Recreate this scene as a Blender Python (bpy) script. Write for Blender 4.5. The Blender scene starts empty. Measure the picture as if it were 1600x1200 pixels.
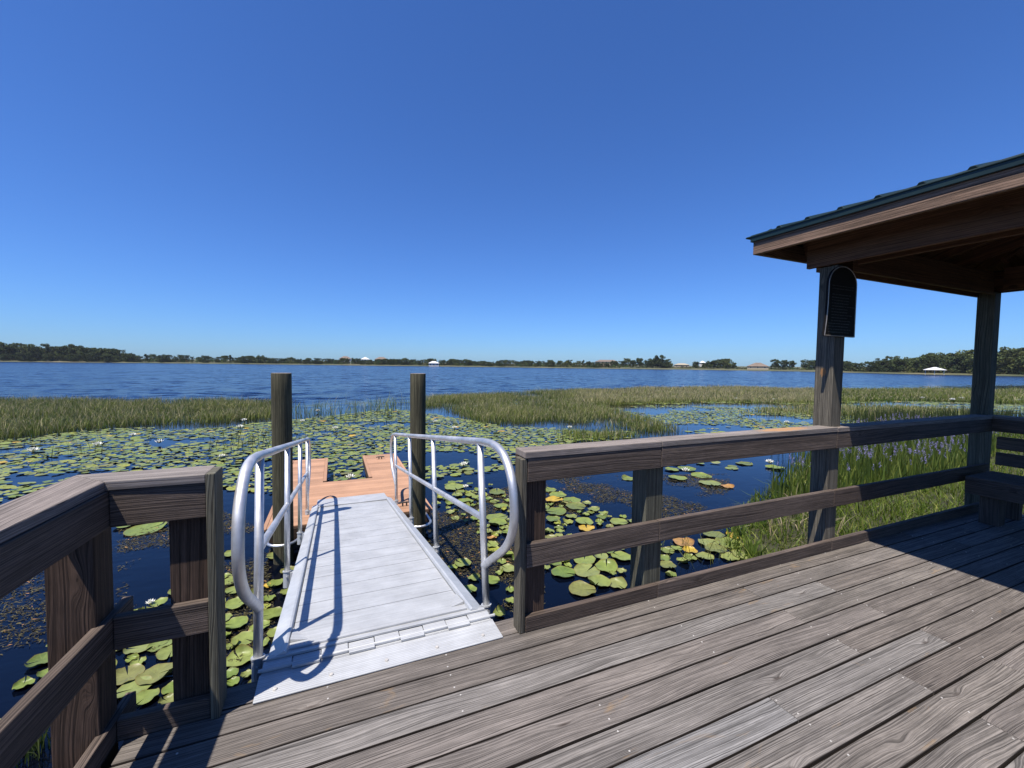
import bpy, bmesh, math, random
import numpy as np
from mathutils import Vector, Matrix, noise as mn

S = bpy.context.scene
COL = S.collection
rad = math.radians

# ------------------------------------------------------------------ camera
yaw, pitch, roll = rad(23.2), math.atan(30 / 648.), .0125
fw = Vector((math.sin(yaw) * math.cos(pitch), math.cos(yaw) * math.cos(pitch), -math.sin(pitch)))
rt0 = Vector((math.cos(yaw), -math.sin(yaw), 0)); up0 = rt0.cross(fw)
rt = rt0 * math.cos(roll) + up0 * math.sin(roll); up = up0 * math.cos(roll) - rt0 * math.sin(roll)
cd = bpy.data.cameras.new('camera'); cam = bpy.data.objects.new('camera', cd); COL.objects.link(cam)
M = Matrix.Identity(4)
for i in range(3):
    M[i][0], M[i][1], M[i][2] = rt[i], up[i], -fw[i]
M[0][3], M[1][3], M[2][3] = 0, 0, 1.53
cam.matrix_world = M
cd.sensor_width = 36; cd.lens = 36 * 648 / 1600.; cd.clip_start = .05; cd.clip_end = 9000
S.camera = cam

# ------------------------------------------------------------------ light
SUN = Vector((-.37, -.19, 1)).normalized()          # towards the sun
w = bpy.data.worlds.new('World'); S.world = w; w.use_nodes = True
wn = w.node_tree; bg = wn.nodes['Background']
sky = wn.nodes.new('ShaderNodeTexSky'); sky.sky_type = 'NISHITA'; sky.sun_disc = False
sky.sun_elevation = math.asin(SUN.z); sky.sun_rotation = math.atan2(SUN.x, SUN.y)
sky.air_density = 1.0; sky.dust_density = .35; sky.ozone_density = 4.0; sky.altitude = 0
tint = wn.nodes.new('ShaderNodeMix'); tint.data_type = 'RGBA'; tint.blend_type = 'MULTIPLY'; tint.inputs[0].default_value = 1
wn.links.new(sky.outputs[0], tint.inputs[6]); tint.inputs[7].default_value = (.66, 1.08, 1.82, 1)      # clear deep-blue Florida sky
wn.links.new(tint.outputs[2], bg.inputs[0]); bg.inputs[1].default_value = .052
ld = bpy.data.lights.new('sun', 'SUN'); lo = bpy.data.objects.new('sun', ld); COL.objects.link(lo)
ld.energy = 4.9; ld.angle = rad(.53); ld.color = (1, .93, .83)
lo.rotation_euler = (-SUN).to_track_quat('-Z', 'Y').to_euler()
S.view_settings.view_transform = 'Standard'; S.view_settings.look = 'None'
S.view_settings.exposure = .71; S.view_settings.gamma = 1
S.cycles.max_bounces = 6; S.cycles.use_denoising = True; S.cycles.caustics_reflective = False; S.cycles.caustics_refractive = False; S.cycles.sample_clamp_indirect = 1.5

WZ = -1.05
random.seed(4); rng = np.random.default_rng(7)

# ------------------------------------------------------------------ tags
def tag(o, label=None, cat=None, group=None, kind=None):
    if label: o['label'] = label
    if cat: o['category'] = cat
    if group: o['group'] = group
    if kind: o['kind'] = kind
    return o
def empty(name, loc=(0, 0, 0), rot=(0, 0, 0), **k):
    o = bpy.data.objects.new(name, None); COL.objects.link(o); o.location = loc; o.rotation_euler = rot
    o.empty_display_size = .1
    return tag(o, **k)

# ------------------------------------------------------------------ mesh collector
class MB:
    def __init__(s): s.v = []; s.f = []; s.uv = []; s.c = []; s.m = []
    def face(s, idx, uvs=None, col=(.5, .5, .5, 1), mi=0):
        s.f.append(tuple(idx)); s.uv += uvs if uvs else [(0, 0)] * len(idx); s.c += [col] * len(idx); s.m.append(mi)
    def board(s, c, a, n, L, W, T, seg=1, tone=None, jit=0, mi=0, col=None, side=None):
        """oriented plank: centre, length axis, face normal, length, width, thickness"""
        c = Vector(c); a = Vector(a).normalized(); n = Vector(n).normalized(); b = n.cross(a).normalized()
        r = random.random(); tone = random.random() if tone is None else tone
        col = col or (r, tone, random.random(), 1); base = len(s.v); U = random.uniform(0, 40)
        for i in range(seg + 1):
            t = -L / 2 + L * i / seg; jz = random.uniform(-jit, jit) * .6; jb = random.uniform(-jit, jit)
            for sb, sn in ((-1, -1), (1, -1), (1, 1), (-1, 1)):
                s.v.append(c + a * t + b * (sb * W / 2 + jb) + n * (sn * T / 2 + jz))
        dims = (W, T, W, T)
        for i in range(seg):
            u0, u1 = U + L * i / seg, U + L * (i + 1) / seg
            for k in range(4):
                p = base + i * 4; k2 = (k + 1) % 4; wd = dims[k]; o = k * .37
                if k == 2: vv = (W / 2, -W / 2)
                elif k == 0: vv = (-W / 2 + .31, W / 2 + .31)
                else: vv = (o, o + wd)
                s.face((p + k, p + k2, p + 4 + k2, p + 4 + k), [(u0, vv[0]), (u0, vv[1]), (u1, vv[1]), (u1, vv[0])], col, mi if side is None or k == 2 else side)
        e = base + seg * 4
        q = [(U + .9 - T, -W / 2), (U + .9 - T, W / 2), (U + .9, W / 2), (U + .9, -W / 2)]
        s.face((base + 3, base + 2, base + 1, base), q[::-1], col, mi); s.face((e, e + 1, e + 2, e + 3), q, col, mi)
    def box(s, lo, hi, mi=0, tone=None):
        lo = Vector(lo); hi = Vector(hi); d = hi - lo; c = (lo + hi) / 2
        ax = max(range(3), key=lambda i: d[i]); o = [i for i in range(3) if i != ax]
        th = min(o, key=lambda i: d[i]); wi = [i for i in o if i != th][0]
        a = Vector((0, 0, 0)); a[ax] = 1; n = Vector((0, 0, 0)); n[th] = 1
        s.board(c, a, n, d[ax], d[wi], d[th], mi=mi, tone=tone)
    def tube(s, pts, r, n=12, mi=0, cap=True, rs=None, col=(.5, .5, .5, 1)):
        pts = [Vector(p) for p in pts]; base = len(s.v); N = len(pts); prev = None; L = 0
        Ls = [0]
        for i in range(1, N): Ls.append(Ls[-1] + (pts[i] - pts[i - 1]).length)
        for i, p in enumerate(pts):
            t = (pts[min(i + 1, N - 1)] - pts[max(i - 1, 0)]).normalized()
            if prev is None:
                h = Vector((0, 0, 1)) if abs(t.z) < .9 else Vector((1, 0, 0)); x = t.cross(h).normalized()
            else: x = (prev - t * prev.dot(t)).normalized()
            prev = x; y = t.cross(x); rr = rs[i] if rs else r
            for k in range(n):
                an = 2 * math.pi * k / n; s.v.append(p + (x * math.cos(an) + y * math.sin(an)) * rr)
        for i in range(N - 1):
            for k in range(n):
                k2 = (k + 1) % n; p = base + i * n
                v0, v1 = k / n * 6.28 * r, (k + 1) / n * 6.28 * r
                s.face((p + k, p + k2, p + n + k2, p + n + k), [(Ls[i], v0), (Ls[i], v1), (Ls[i + 1], v1), (Ls[i + 1], v0)], col, mi)
        if cap:
            s.face([base + k for k in range(n)][::-1], None, col, mi); s.face([base + (N - 1) * n + k for k in range(n)], None, col, mi)
    def build(s, name, mats, parent=None, bevel=0, smooth=False, **k):
        me = bpy.data.meshes.new(name); me.from_pydata(s.v, [], s.f)
        ul = me.uv_layers.new(name='UVMap'); ul.data.foreach_set('uv', [x for u in s.uv for x in u])
        ca = me.color_attributes.new('brd', 'FLOAT_COLOR', 'CORNER'); ca.data.foreach_set('color', [x for c in s.c for x in c])
        for m in (mats if isinstance(mats, (list, tuple)) else [mats]): me.materials.append(m)
        me.polygons.foreach_set('material_index', s.m)
        if smooth:
            me.polygons.foreach_set('use_smooth', [len(f) <= 4 for f in s.f])
        me.update()
        o = bpy.data.objects.new(name, me); COL.objects.link(o)
        if parent: o.parent = parent
        if bevel:
            b = o.modifiers.new('bevel', 'BEVEL'); b.width = bevel; b.segments = 2; b.limit_method = 'ANGLE'; b.angle_limit = rad(50)
        return tag(o, **k)

# ------------------------------------------------------------------ materials
class NT:
    def __init__(s, name):
        s.m = bpy.data.materials.new(name); s.m.use_nodes = True; s.t = s.m.node_tree
        s.b = s.t.nodes['Principled BSDF']
    def n(s, typ, **k):
        x = s.t.nodes.new('ShaderNode' + typ)
        for a, v in k.items(): setattr(x, a, v)
        return x
    def set(s, sock, v):
        if isinstance(v, bpy.types.NodeSocket): s.t.links.new(v, sock)
        else: sock.default_value = v
    def math(s, op, a, b=0., clamp=False):
        x = s.n('Math', operation=op); x.use_clamp = clamp; s.set(x.inputs[0], a)
        if op not in ('SINE', 'ABSOLUTE', 'FRACT'): s.set(x.inputs[1], b)
        return x.outputs[0]
    def comb(s, a, b, c):
        x = s.n('CombineXYZ'); s.set(x.inputs[0], a); s.set(x.inputs[1], b); s.set(x.inputs[2], c); return x.outputs[0]
    def sep(s, v):
        x = s.n('SeparateXYZ'); s.set(x.inputs[0], v); return x.outputs
    def vmul(s, v, k):
        x = s.n('VectorMath', operation='MULTIPLY'); s.set(x.inputs[0], v); x.inputs[1].default_value = k; return x.outputs[0]
    def noise(s, v, scale, detail=2, rough=.5, dist=0):
        x = s.n('TexNoise'); s.set(x.inputs['Vector'], v); x.inputs['Scale'].default_value = scale
        x.inputs['Detail'].default_value = detail; x.inputs['Roughness'].default_value = rough; x.inputs['Distortion'].default_value = dist
        return x.outputs['Fac']
    def ramp(s, f, stops, interp='LINEAR'):
        x = s.n('ValToRGB'); s.set(x.inputs[0], f); e = x.color_ramp.elements; x.color_ramp.interpolation = interp
        while len(e) > 1: e.remove(e[-1])
        e[0].position = stops[0][0]; e[0].color = (*stops[0][1], 1) if len(stops[0][1]) == 3 else stops[0][1]
        for p, c in stops[1:]:
            q = e.new(p); q.color = (*c, 1) if len(c) == 3 else c
        return x.outputs[0]
    def mr(s, f, a, b, c=0., d=1.):
        x = s.n('MapRange'); s.set(x.inputs[0], f)
        for i, v in enumerate((a, b, c, d)): s.set(x.inputs[i + 1], v)
        return x.outputs[0]
    def mix(s, f, a, b, mode='MIX'):
        x = s.n('Mix', data_type='RGBA', blend_type=mode); s.set(x.inputs[0], f)
        for i, v in ((6, a), (7, b)): s.set(x.inputs[i], (*v, 1) if isinstance(v, tuple) and len(v) == 3 else v)
        return x.outputs[2]
    def bump(s, h, st, dist):
        x = s.n('Bump'); x.inputs['Strength'].default_value = st; x.inputs['Distance'].default_value = dist; s.set(x.inputs['Height'], h)
        return x.outputs[0]
    def out(s, color=None, rough=None, normal=None, metal=None, spec=None):
        if color is not None: s.set(s.b.inputs['Base Color'], (*color, 1) if isinstance(color, tuple) and len(color) == 3 else color)
        if rough is not None: s.set(s.b.inputs['Roughness'], rough)
        if normal is not None: s.set(s.b.inputs['Normal'], normal)
        if metal is not None: s.set(s.b.inputs['Metallic'], metal)
        if spec is not None: s.set(s.b.inputs['Specular IOR Level'], spec)
        return s.m

def wood(name, pal, dark=.42, line=.012, warp=55, bump=.5, stain=None, gloss=.8, kn=1., hl=.55, spot=None):
    """weathered softwood: pal = board-to-board tones (linear), dark = how deep the grain lines go"""
    t = NT(name); uv = t.sep(t.n('UVMap').outputs[0]); a = t.n('Attribute', attribute_name='brd'); c = t.sep(a.outputs['Color'])
    u, v, r = uv[0], uv[1], t.math('MULTIPLY', c[0], 60.)
    P = t.comb(u, v, r)
    kv = t.n('TexVoronoi'); t.set(kv.inputs['Vector'], t.vmul(P, (1.7, 6.5, 1))); kv.inputs['Scale'].default_value = 1
    knot = t.mr(kv.outputs['Distance'], .03, .22, 1., 0.)
    wn_ = t.noise(t.vmul(P, (1.1, 4.2, 1)), 1, 1.5, .45)
    w2 = t.noise(t.vmul(P, (7, 26, 1)), 1, 2, .5)
    amp = t.mr(t.math('POWER', c[2], 1.6), 0, 1, warp * .12, warp * 1.5)
    F = t.math('ADD', t.math('MULTIPLY', v, 2 * math.pi / line), t.math('MULTIPLY', wn_, amp))
    F = t.math('ADD', F, t.math('MULTIPLY', w2, 3.2)); F = t.math('ADD', F, t.math('MULTIPLY', t.math('POWER', knot, 1.5), 17. * kn))
    Fn = t.math('MULTIPLY', F, 1 / (2 * math.pi))
    rn = t.noise(t.comb(Fn, t.math('MULTIPLY', u, .55), r), 1.9, 4, .7)
    sn = t.math('ADD', t.math('MULTIPLY', t.math('SINE', F), .5), .5)
    ring = t.math('ADD', t.math('MULTIPLY', t.mr(rn, .42, .57, 0, 1), .72), t.math('MULTIPLY', sn, .28))
    fib = t.noise(t.vmul(P, (5, 330, 1)), 1, 3, .6)
    fib2 = t.noise(t.vmul(P, (14, 90, 1)), 1, 2, .55)
    blotch = t.noise(t.vmul(P, (2.2, 9, 1)), 1, 4, .62)
    core = t.mr(kv.outputs['Distance'], .02, .075, 1., 0.)
    base = t.ramp(c[1], [(i / (len(pal) - 1), p) for i, p in enumerate(pal)])
    fac = t.math('MULTIPLY', ring, t.mr(fib2, .3, .7, .6, 1.))
    k = t.mr(t.math('ADD', t.math('MULTIPLY', fac, .78), t.math('MULTIPLY', fib, .34)), .12, .86, dark, 1.55)
    k = t.math('MULTIPLY', k, t.mr(blotch, .25, .75, .68, 1.28))
    col = t.mix(1., base, t.comb(k, k, k), 'MULTIPLY')
    # raised pale fibres between the dark earlywood lines, and drying checks
    hi = t.mr(t.noise(t.comb(t.math('MULTIPLY', F, .42), t.math('MULTIPLY', u, 1.0), t.math('ADD', r, 9.)), 1, 3, .7), .56, .62)
    col = t.mix(t.math('MULTIPLY', hi, hl), col, t.mix(1., base, (1.75, 1.75, 1.78), 'MULTIPLY'))
    chk = t.mr(t.noise(t.comb(t.math('MULTIPLY', u, 1.7), t.math('MULTIPLY', F, .16), t.math('ADD', r, 23.)), 1, 3, .6), .665, .70)
    col = t.mix(t.math('MULTIPLY', chk, .75), col, (.02, .016, .013))
    col = t.mix(t.math('MULTIPLY', core, .7), col, (.03, .02, .015))
    if stain:
        sp = t.mr(t.noise(t.vmul(P, (1.3, 7, 1)), 1, 5, .7, .6), .63, .72)
        col = t.mix(t.math('MULTIPLY', sp, .55), col, stain)
    if spot:
        g = t.n('NewGeometry').outputs['Position']; sc_ = t.n('VectorMath', operation='SUBTRACT'); t.set(sc_.inputs[0], g); sc_.inputs[1].default_value = spot[0]
        q = t.n('VectorMath', operation='LENGTH'); t.set(q.inputs[0], t.vmul(sc_.outputs[0], spot[1]))
        dd = t.math('ADD', q.outputs[1 if len(q.outputs) > 1 else 0], t.math('MULTIPLY', t.math('SUBTRACT', t.noise(t.vmul(P, (30, 120, 1)), 1, 3), .5), 1.1))
        col = t.mix(t.mr(dd, .7, 1., .85, 0.), col, spot[2])
    h = t.math('ADD', t.math('MULTIPLY', fac, .6), t.math('MULTIPLY', fib, .55)); h = t.math('SUBTRACT', h, t.math('MULTIPLY', chk, 1.2))
    return t.out(col, gloss, t.bump(h, bump, .0022), spec=.25)

m_deck = wood('weathered_deck_wood', [(.098, .084, .073), (.138, .123, .113), (.115, .101, .090), (.148, .138, .130), (.126, .110, .096), (.165, .160, .157), (.136, .122, .110)], .26, .0085, 75, .8, stain=(.27, .17, .075))
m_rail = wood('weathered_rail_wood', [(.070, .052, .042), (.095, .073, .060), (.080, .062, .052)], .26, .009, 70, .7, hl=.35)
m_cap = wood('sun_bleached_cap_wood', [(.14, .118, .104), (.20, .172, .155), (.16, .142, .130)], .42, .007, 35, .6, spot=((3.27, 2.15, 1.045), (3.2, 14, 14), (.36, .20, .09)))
m_post = wood('greenish_treated_post_wood', [(.088, .086, .062), (.118, .105, .082), (.078, .072, .055)], .30, .011, 85, .7, spot=((3.795, 2.19, 1.50), (30, 38, 24), (.30, .15, .06)))
m_postr = wood('brown_post_wood', [(.066, .042, .030), (.058, .038, .028)], .22, .012, 75, .7, hl=.3)
m_shel = wood('brown_shelter_timber', [(.115, .060, .036), (.13, .070, .043), (.10, .053, .033)], .42, .012, 45, .5, hl=.2)
m_fasc = wood('weathered_fascia_wood', [(.170, .112, .078), (.150, .098, .070)], .26, .013, 80, .6)
m_pile = wood('round_pile_wood', [(.062, .058, .034), (.072, .064, .041)], .2, .016, 45, 1., hl=.5)

def simple(name, col, rough=.6, metal=0, var=.12, scale=30, bump=.0, spec=.5, stretch=(1, 1, 1)):
    t = NT(name); P = t.vmul(t.n('TexCoord').outputs['Object'], stretch)
    n1 = t.noise(P, scale, 4, .6); n2 = t.noise(P, scale * .13, 3, .6)
    k = t.math('MULTIPLY', t.mr(n1, .3, .7, 1 - var, 1 + var), t.mr(n2, .3, .7, 1 - var, 1 + var))
    c = t.mix(1., (*col, 1), t.comb(k, k, k), 'MULTIPLY')
    r = t.mr(n2, .3, .7, max(rough - .08, .05), rough + .08)
    return t.out(c, r, t.bump(n1, bump, .002) if bump else None, metal, spec)

m_pipe = simple('brushed_aluminium_pipe', (.60, .605, .615), .52, .85, .10, 25, .12)
m_alu = simple('aluminium_frame', (.46, .48, .50), .5, .4, .08, 30, .1)
m_dark = simple('dark_rubber', (.03, .03, .03), .6)
m_green = simple('dark_green_metal_roof', (.005, .022, .022), .5, .1, .15, 8)
m_float = simple('dock_float_plastic', (.025, .022, .018), .6)
m_screw = simple('screw_steel', (.45, .43, .4), .4, .2)
m_galv = simple('galvanised_hoop', (.6, .6, .6), .4, .9)
m_bronze = simple('dark_bronze_plaque', (.008, .007, .006), .7, .0, .2, 40, spec=.15)
m_bedge = simple('worn_plaque_edge', (.34, .30, .26), .4, .6, .2, 40)

def plankmetal():
    t = NT('ribbed_aluminium_deck'); o = t.sep(t.n('TexCoord').outputs['Object'])
    rib = t.math('SINE', t.math('MULTIPLY', o[1], 2 * math.pi / .0125))
    sc = t.noise(t.vmul(t.n('TexCoord').outputs['Object'], (18, 3, 1)), 2, 5, .7)
    sm = t.noise(t.n('TexCoord').outputs['Object'], 3.5, 5, .65)
    st = t.noise(t.vmul(t.n('TexCoord').outputs['Object'], (2, 60, 1)), 1, 3, .6)
    k = t.math('MULTIPLY', t.mr(sm, .3, .7, .78, 1.08), t.mr(st, .3, .7, .86, 1.08))
    k = t.math('ADD', k, t.mr(sc, .62, .75, 0, .12))
    k = t.math('MULTIPLY', k, t.mr(rib, -1, 1, .84, 1.05))
    c = t.mix(1., (.465, .48, .495, 1), t.comb(k, k, k), 'MULTIPLY')
    return t.out(c, .55, t.bump(rib, .25, .0015), .25)
m_gdeck = plankmetal()

def composite():
    t = NT('terracotta_composite_decking'); g = t.n('NewGeometry').outputs['Position']; p = t.sep(g)
    a = t.sep(t.n('Attribute', attribute_name='brd').outputs['Color'])
    st = t.noise(t.vmul(g, (2, 120, 1)), 1, 3, .6); sm = t.noise(g, 2.2, 4, .6)
    k = t.math('MULTIPLY', t.mr(st, .3, .7, .88, 1.08), t.mr(sm, .3, .7, .88, 1.08)); k = t.math('MULTIPLY', k, t.mr(a[0], 0, 1, .78, 1.12))
    c = t.mix(1., (.37, .212, .130, 1), t.comb(k, k, k), 'MULTIPLY')
    return t.out(c, .7, t.bump(st, .3, .002), spec=.3)
m_comp = composite()

def attrmat(name, rough=.6, spec=.3, trans=.0, mul=1.):
    t = NT(name); a = t.n('Attribute', attribute_name='tint').outputs['Color']
    t.out(a, rough, spec=spec)
    if trans:
        tr = t.n('BsdfTranslucent'); t.set(tr.inputs[0], a); mx = t.n('MixShader'); mx.inputs[0].default_value = trans
        t.t.links.new(t.b.outputs[0], mx.inputs[1]); t.t.links.new(tr.outputs[0], mx.inputs[2])
        t.t.links.new(mx.outputs[0], t.t.nodes['Material Output'].inputs[0])
    return t.m
m_grass = attrmat('reed_and_grass', .55, .25, .3)
m_weed = attrmat('floating_weed', .7, .2)
m_leaf = attrmat('tree_leaves', .8, .1, .15)

def water():
    t = NT('lake_water'); g = t.n('NewGeometry').outputs['Position']; p = t.sep(g)
    # open water beyond the reeds carries wind ripples, the weedy cove is calm
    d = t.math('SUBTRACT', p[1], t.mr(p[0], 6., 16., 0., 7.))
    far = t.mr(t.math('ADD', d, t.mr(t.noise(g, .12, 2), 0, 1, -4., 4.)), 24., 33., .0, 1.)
    q = t.n('Mapping'); t.set(q.inputs[0], g); q.inputs['Rotation'].default_value = (0, 0, rad(18)); q.inputs['Scale'].default_value = (1, 2.2, 1)
    qv = q.outputs[0]
    n1 = t.noise(qv, .55, 3, .55, .3); n2 = t.noise(qv, 2.6, 3, .6); n3 = t.noise(g, 9, 2, .5)
    n4 = t.noise(qv, .09, 3, .6)
    h = t.math('ADD', t.math('MULTIPLY', n1, .55), t.math('MULTIPLY', n2, .12))
    h = t.math('MULTIPLY', t.math('MULTIPLY', h, far), .02)
    h = t.math('ADD', h, t.math('MULTIPLY', n3, .0012)); h = t.math('ADD', h, t.math('MULTIPLY', n2, .004))
    b = t.n('Bump'); b.inputs['Strength'].default_value = 1.; b.inputs['Distance'].default_value = 1.; t.set(b.inputs['Height'], h)
    # facet slopes of the wind ripples, given directly so that they hold at any distance
    def cn(v, s, d):
        x = t.n('TexNoise'); t.set(x.inputs['Vector'], v); x.inputs['Scale'].default_value = s; x.inputs['Detail'].default_value = d; x.inputs['Roughness'].default_value = .62
        return t.sep(x.outputs['Color'])
    a1 = cn(qv, .8, 5); a2 = cn(qv, .16, 3)
    def sl(i, k): return t.math('MULTIPLY', t.math('MULTIPLY', t.math('ADD', t.math('MULTIPLY', t.math('SUBTRACT', a1[i], .5), k), t.math('MULTIPLY', t.math('SUBTRACT', a2[i], .5), k * .35)), far), t.mr(n4, .3, .7, .75, 1.2))
    slope = t.comb(sl(0, 1.2), sl(1, 2.1), 0.)
    va = t.n('VectorMath', operation='ADD'); t.set(va.inputs[0], b.outputs[0]); t.set(va.inputs[1], slope)
    vn = t.n('VectorMath', operation='NORMALIZE'); t.set(vn.inputs[0], va.outputs[0])
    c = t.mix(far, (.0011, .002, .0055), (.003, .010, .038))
    m = t.out(c, t.mr(far, 0, 1, .05, .18), vn.outputs[0]); t.b.inputs['IOR'].default_value = 1.333
    return m
m_water = water()

def shore_mat():
    t = NT('far_shore_ground'); g = t.n('NewGeometry').outputs['Position']
    n = t.noise(g, .03, 4, .6)
    return t.out(t.ramp(n, [(.35, (.035, .045, .014)), (.55, (.08, .08, .03)), (.7, (.13, .115, .06))]), .9)
m_shore = shore_mat()
def marsh_mat():
    t = NT('marsh_soil'); g = t.n('NewGeometry').outputs['Position']
    n = t.noise(g, 3, 5, .6)
    return t.out(t.ramp(n, [(.35, (.014, .014, .006)), (.6, (.04, .042, .013)), (.75, (.085, .08, .033))]), .9)
m_marsh = marsh_mat()

def padmat(name, cols, edge=(.16, .12, .03)):
    t = NT(name); uv = t.sep(t.n('UVMap').outputs[0]); oi = t.n('ObjectInfo').outputs['Random']
    a = t.sep(t.n('Attribute', attribute_name='brd').outputs['Color'])
    g = t.n('NewGeometry').outputs['Position']
    n = t.noise(g, 16, 4, .6); n2 = t.noise(g, 60, 3, .6)
    r = t.math('FRACT', t.math('ADD', oi, a[0]))
    base = t.ramp(r, [(i / (len(cols) - 1), c) for i, c in enumerate(cols)])
    k = t.mr(n, .3, .7, .78, 1.15)
    c = t.mix(1., base, t.comb(k, k, k), 'MULTIPLY')
    # uv: x = angle in turns, y = radius 0..1
    vein = t.math('POWER', t.math('ABSOLUTE', t.math('SINE', t.math('MULTIPLY', uv[0], 2 * math.pi * 6.5))), 26.)
    vein = t.math('MULTIPLY', vein, t.mr(uv[1], .05, .95, .55, .15))
    c = t.mix(vein, c, (.20, .24, .06))
    c = t.mix(t.math('MULTIPLY', t.mr(uv[1], .93, 1., 0, .7), 1.), c, edge)
    spot = t.mr(n2, .66, .72); c = t.mix(t.math('MULTIPLY', spot, .6), c, (.10, .07, .02))
    t.out(c, t.mr(n, .3, .7, .36, .52), t.bump(n, .25, .01), spec=.35)
    return t.m
m_padg = padmat('green_lily_pad', [(.115, .16, .032), (.15, .195, .042), (.18, .215, .058), (.13, .165, .036), (.19, .21, .075), (.10, .15, .03), (.15, .15, .05), (.085, .125, .025)])
m_pady = padmat('yellow_lily_pad', [(.36, .26, .03), (.40, .25, .035), (.30, .27, .05)], (.2, .09, .02))
m_pado = padmat('orange_lily_pad', [(.28, .155, .05), (.33, .17, .045), (.26, .18, .08)], (.12, .06, .03))
m_padd = padmat('curling_lily_pad', [(.165, .21, .035), (.19, .21, .035), (.22, .235, .04)], (.28, .26, .11))
m_petal = simple('white_petal', (.7, .7, .64), .5, 0, .05)
m_stamen = simple('yellow_stamen', (.5, .33, .03), .6)
m_white = simple('white_painted_wall', (.5, .49, .46), .6)
m_tan = simple('tan_wall', (.33, .28, .2), .7)
m_roofb = simple('brown_shingle_roof', (.15, .115, .09), .8, 0, .15, 2)
m_roofw = simple('white_metal_roof', (.6, .6, .6), .4)
m_glass = simple('dark_window', (.03, .04, .05), .15)
m_bark = simple('tree_bark', (.10, .08, .06), .9, 0, .2, 3)

# ================================================================== setting
def shore_d(az):
    A = [(-70, 760), (-45, 680), (-33.9, 616), (-27.8, 532), (-19.6, 507), (-14.4, 497), (6, 438), (20, 420), (31.9, 399), (40, 420), (48, 434), (59.7, 417), (63, 379), (66, 351), (70.4, 340), (74.2, 332), (80, 324), (110, 300)]
    for (a, d), (b, e) in zip(A, A[1:]):
        if az <= b: return d + (e - d) * (az - a) / (b - a)
    return 300
def polar(az, d): return (math.sin(rad(az)) * d, math.cos(rad(az)) * d)

def sheet(name, verts, faces, mat, label=None, kind='structure'):
    me = bpy.data.meshes.new(name); me.from_pydata(verts, [], faces); me.materials.append(mat); me.update()
    o = bpy.data.objects.new(name, me); COL.objects.link(o); return tag(o, kind=kind, label=label)
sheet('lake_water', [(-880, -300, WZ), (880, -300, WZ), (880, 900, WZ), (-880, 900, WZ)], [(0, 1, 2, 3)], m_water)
v = []; f = []; azs = np.arange(-70, 110.1, 1.0); K = 6
for a in azs:
    d = shore_d(a) + 4 * math.sin(a * 1.7) + 3 * math.sin(a * 4.1 + 1)
    for dd, z in ((-6, WZ - .6), (0, WZ + .12), (6, WZ + .7), (60, .6), (200, 2.6), (260, 3.5)):
        x, y = polar(a, d + dd); v.append((x, y, z))
for i in range(len(azs) - 1):
    for k in range(K - 1):
        p = i * K + k; f.append((p, p + K, p + K + 1, p + 1))
sheet('far_shore', v, f, m_shore)

# marsh bank to the right of the railing
LAND = [(4.75, 3.3), (4.95, 3.9), (5.35, 4.35), (6.2, 4.8), (7.3, 5.3), (8.6, 5.8), (10.3, 6.3), (13, 7.2), (17, 8.0), (24, 8.6), (40, 9), (60, 8), (60, -8), (6.9, -8), (6.9, 1.9), (5.3, 2.3)]
def inpoly(x, y, P):
    c = False; j = len(P) - 1
    for i in range(len(P)):
        if (P[i][1] > y) != (P[j][1] > y) and x < (P[j][0] - P[i][0]) * (y - P[i][1]) / (P[j][1] - P[i][1]) + P[i][0]: c = not c
        j = i
    return c
bm = bmesh.new(); vs = [bm.verts.new((x, y, WZ - .06)) for x, y in LAND]; cx = np.mean([p[0] for p in LAND]); 
n = len(LAND)
inn = []
for i in range(n):
    a = Vector((*LAND[i - 1], 0)); b = Vector((*LAND[i], 0)); c = Vector((*LAND[(i + 1) % n], 0))
    t = (c - a).normalized(); nn = Vector((t.y, -t.x, 0)) ; q = b + nn * .35
    if not inpoly(q.x, q.y, LAND): q = b - nn * .35
    inn.append(bm.verts.new((q.x, q.y, WZ + .05)))
for i in range(n): bm.faces.new((vs[i], vs[(i + 1) % n], inn[(i + 1) % n], inn[i]))
bm.faces.new(inn); bmesh.ops.triangulate(bm, faces=bm.faces[:]); bmesh.ops.recalc_face_normals(bm, faces=bm.faces[:])
me = bpy.data.meshes.new('marsh_ground'); bm.to_mesh(me); me.materials.append(m_marsh)
o = bpy.data.objects.new('marsh_ground', me); COL.objects.link(o); tag(o, kind='structure')

# ================================================================== deck
deck = empty('pier_deck', label='weathered grey plank deck of the pier in the foreground', cat='deck')
mb = MB(); ys = 2.105; row = 0; PIT = .1447
def joints(row):
    js = {0: [4.9], 1: [2.61, 5.6], 2: [3.18, 5.1], 3: [2.605, 5.75], 4: [3.165, 5.4], 5: [2.605, 5.6], 6: [1.85, 3.17, 5.9], 7: [2.615, 5.0], 8: [3.2, 5.7], 9: [2.61, 4.9]}
    return js.get(row, [random.choice((2.0, 2.61, 3.18)), random.choice((4.9, 5.5))])
tones = {(1, 0): .35, (1, 1): .4, (2, 0): .5, (2, 1): .3, (3, 0): .15, (3, 1): .6, (4, 0): .18, (4, 1): .1, (5, 0): .45, (5, 1): .3, (6, 1): .5, (6, 2): .3, (7, 0): .72, (7, 1): .05, (8, 0): .62, (8, 1): .12}
def plank(x0, x1, yc, row, k):
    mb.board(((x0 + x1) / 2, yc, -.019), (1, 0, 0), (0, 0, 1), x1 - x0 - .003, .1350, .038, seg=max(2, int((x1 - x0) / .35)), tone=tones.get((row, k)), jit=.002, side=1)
plank(-.80, 1.9, 2.172, 0, 5); plank(1.9, 4.9, 2.172, 0, 6); plank(4.9, 6.76, 2.172, 0, 7)
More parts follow.
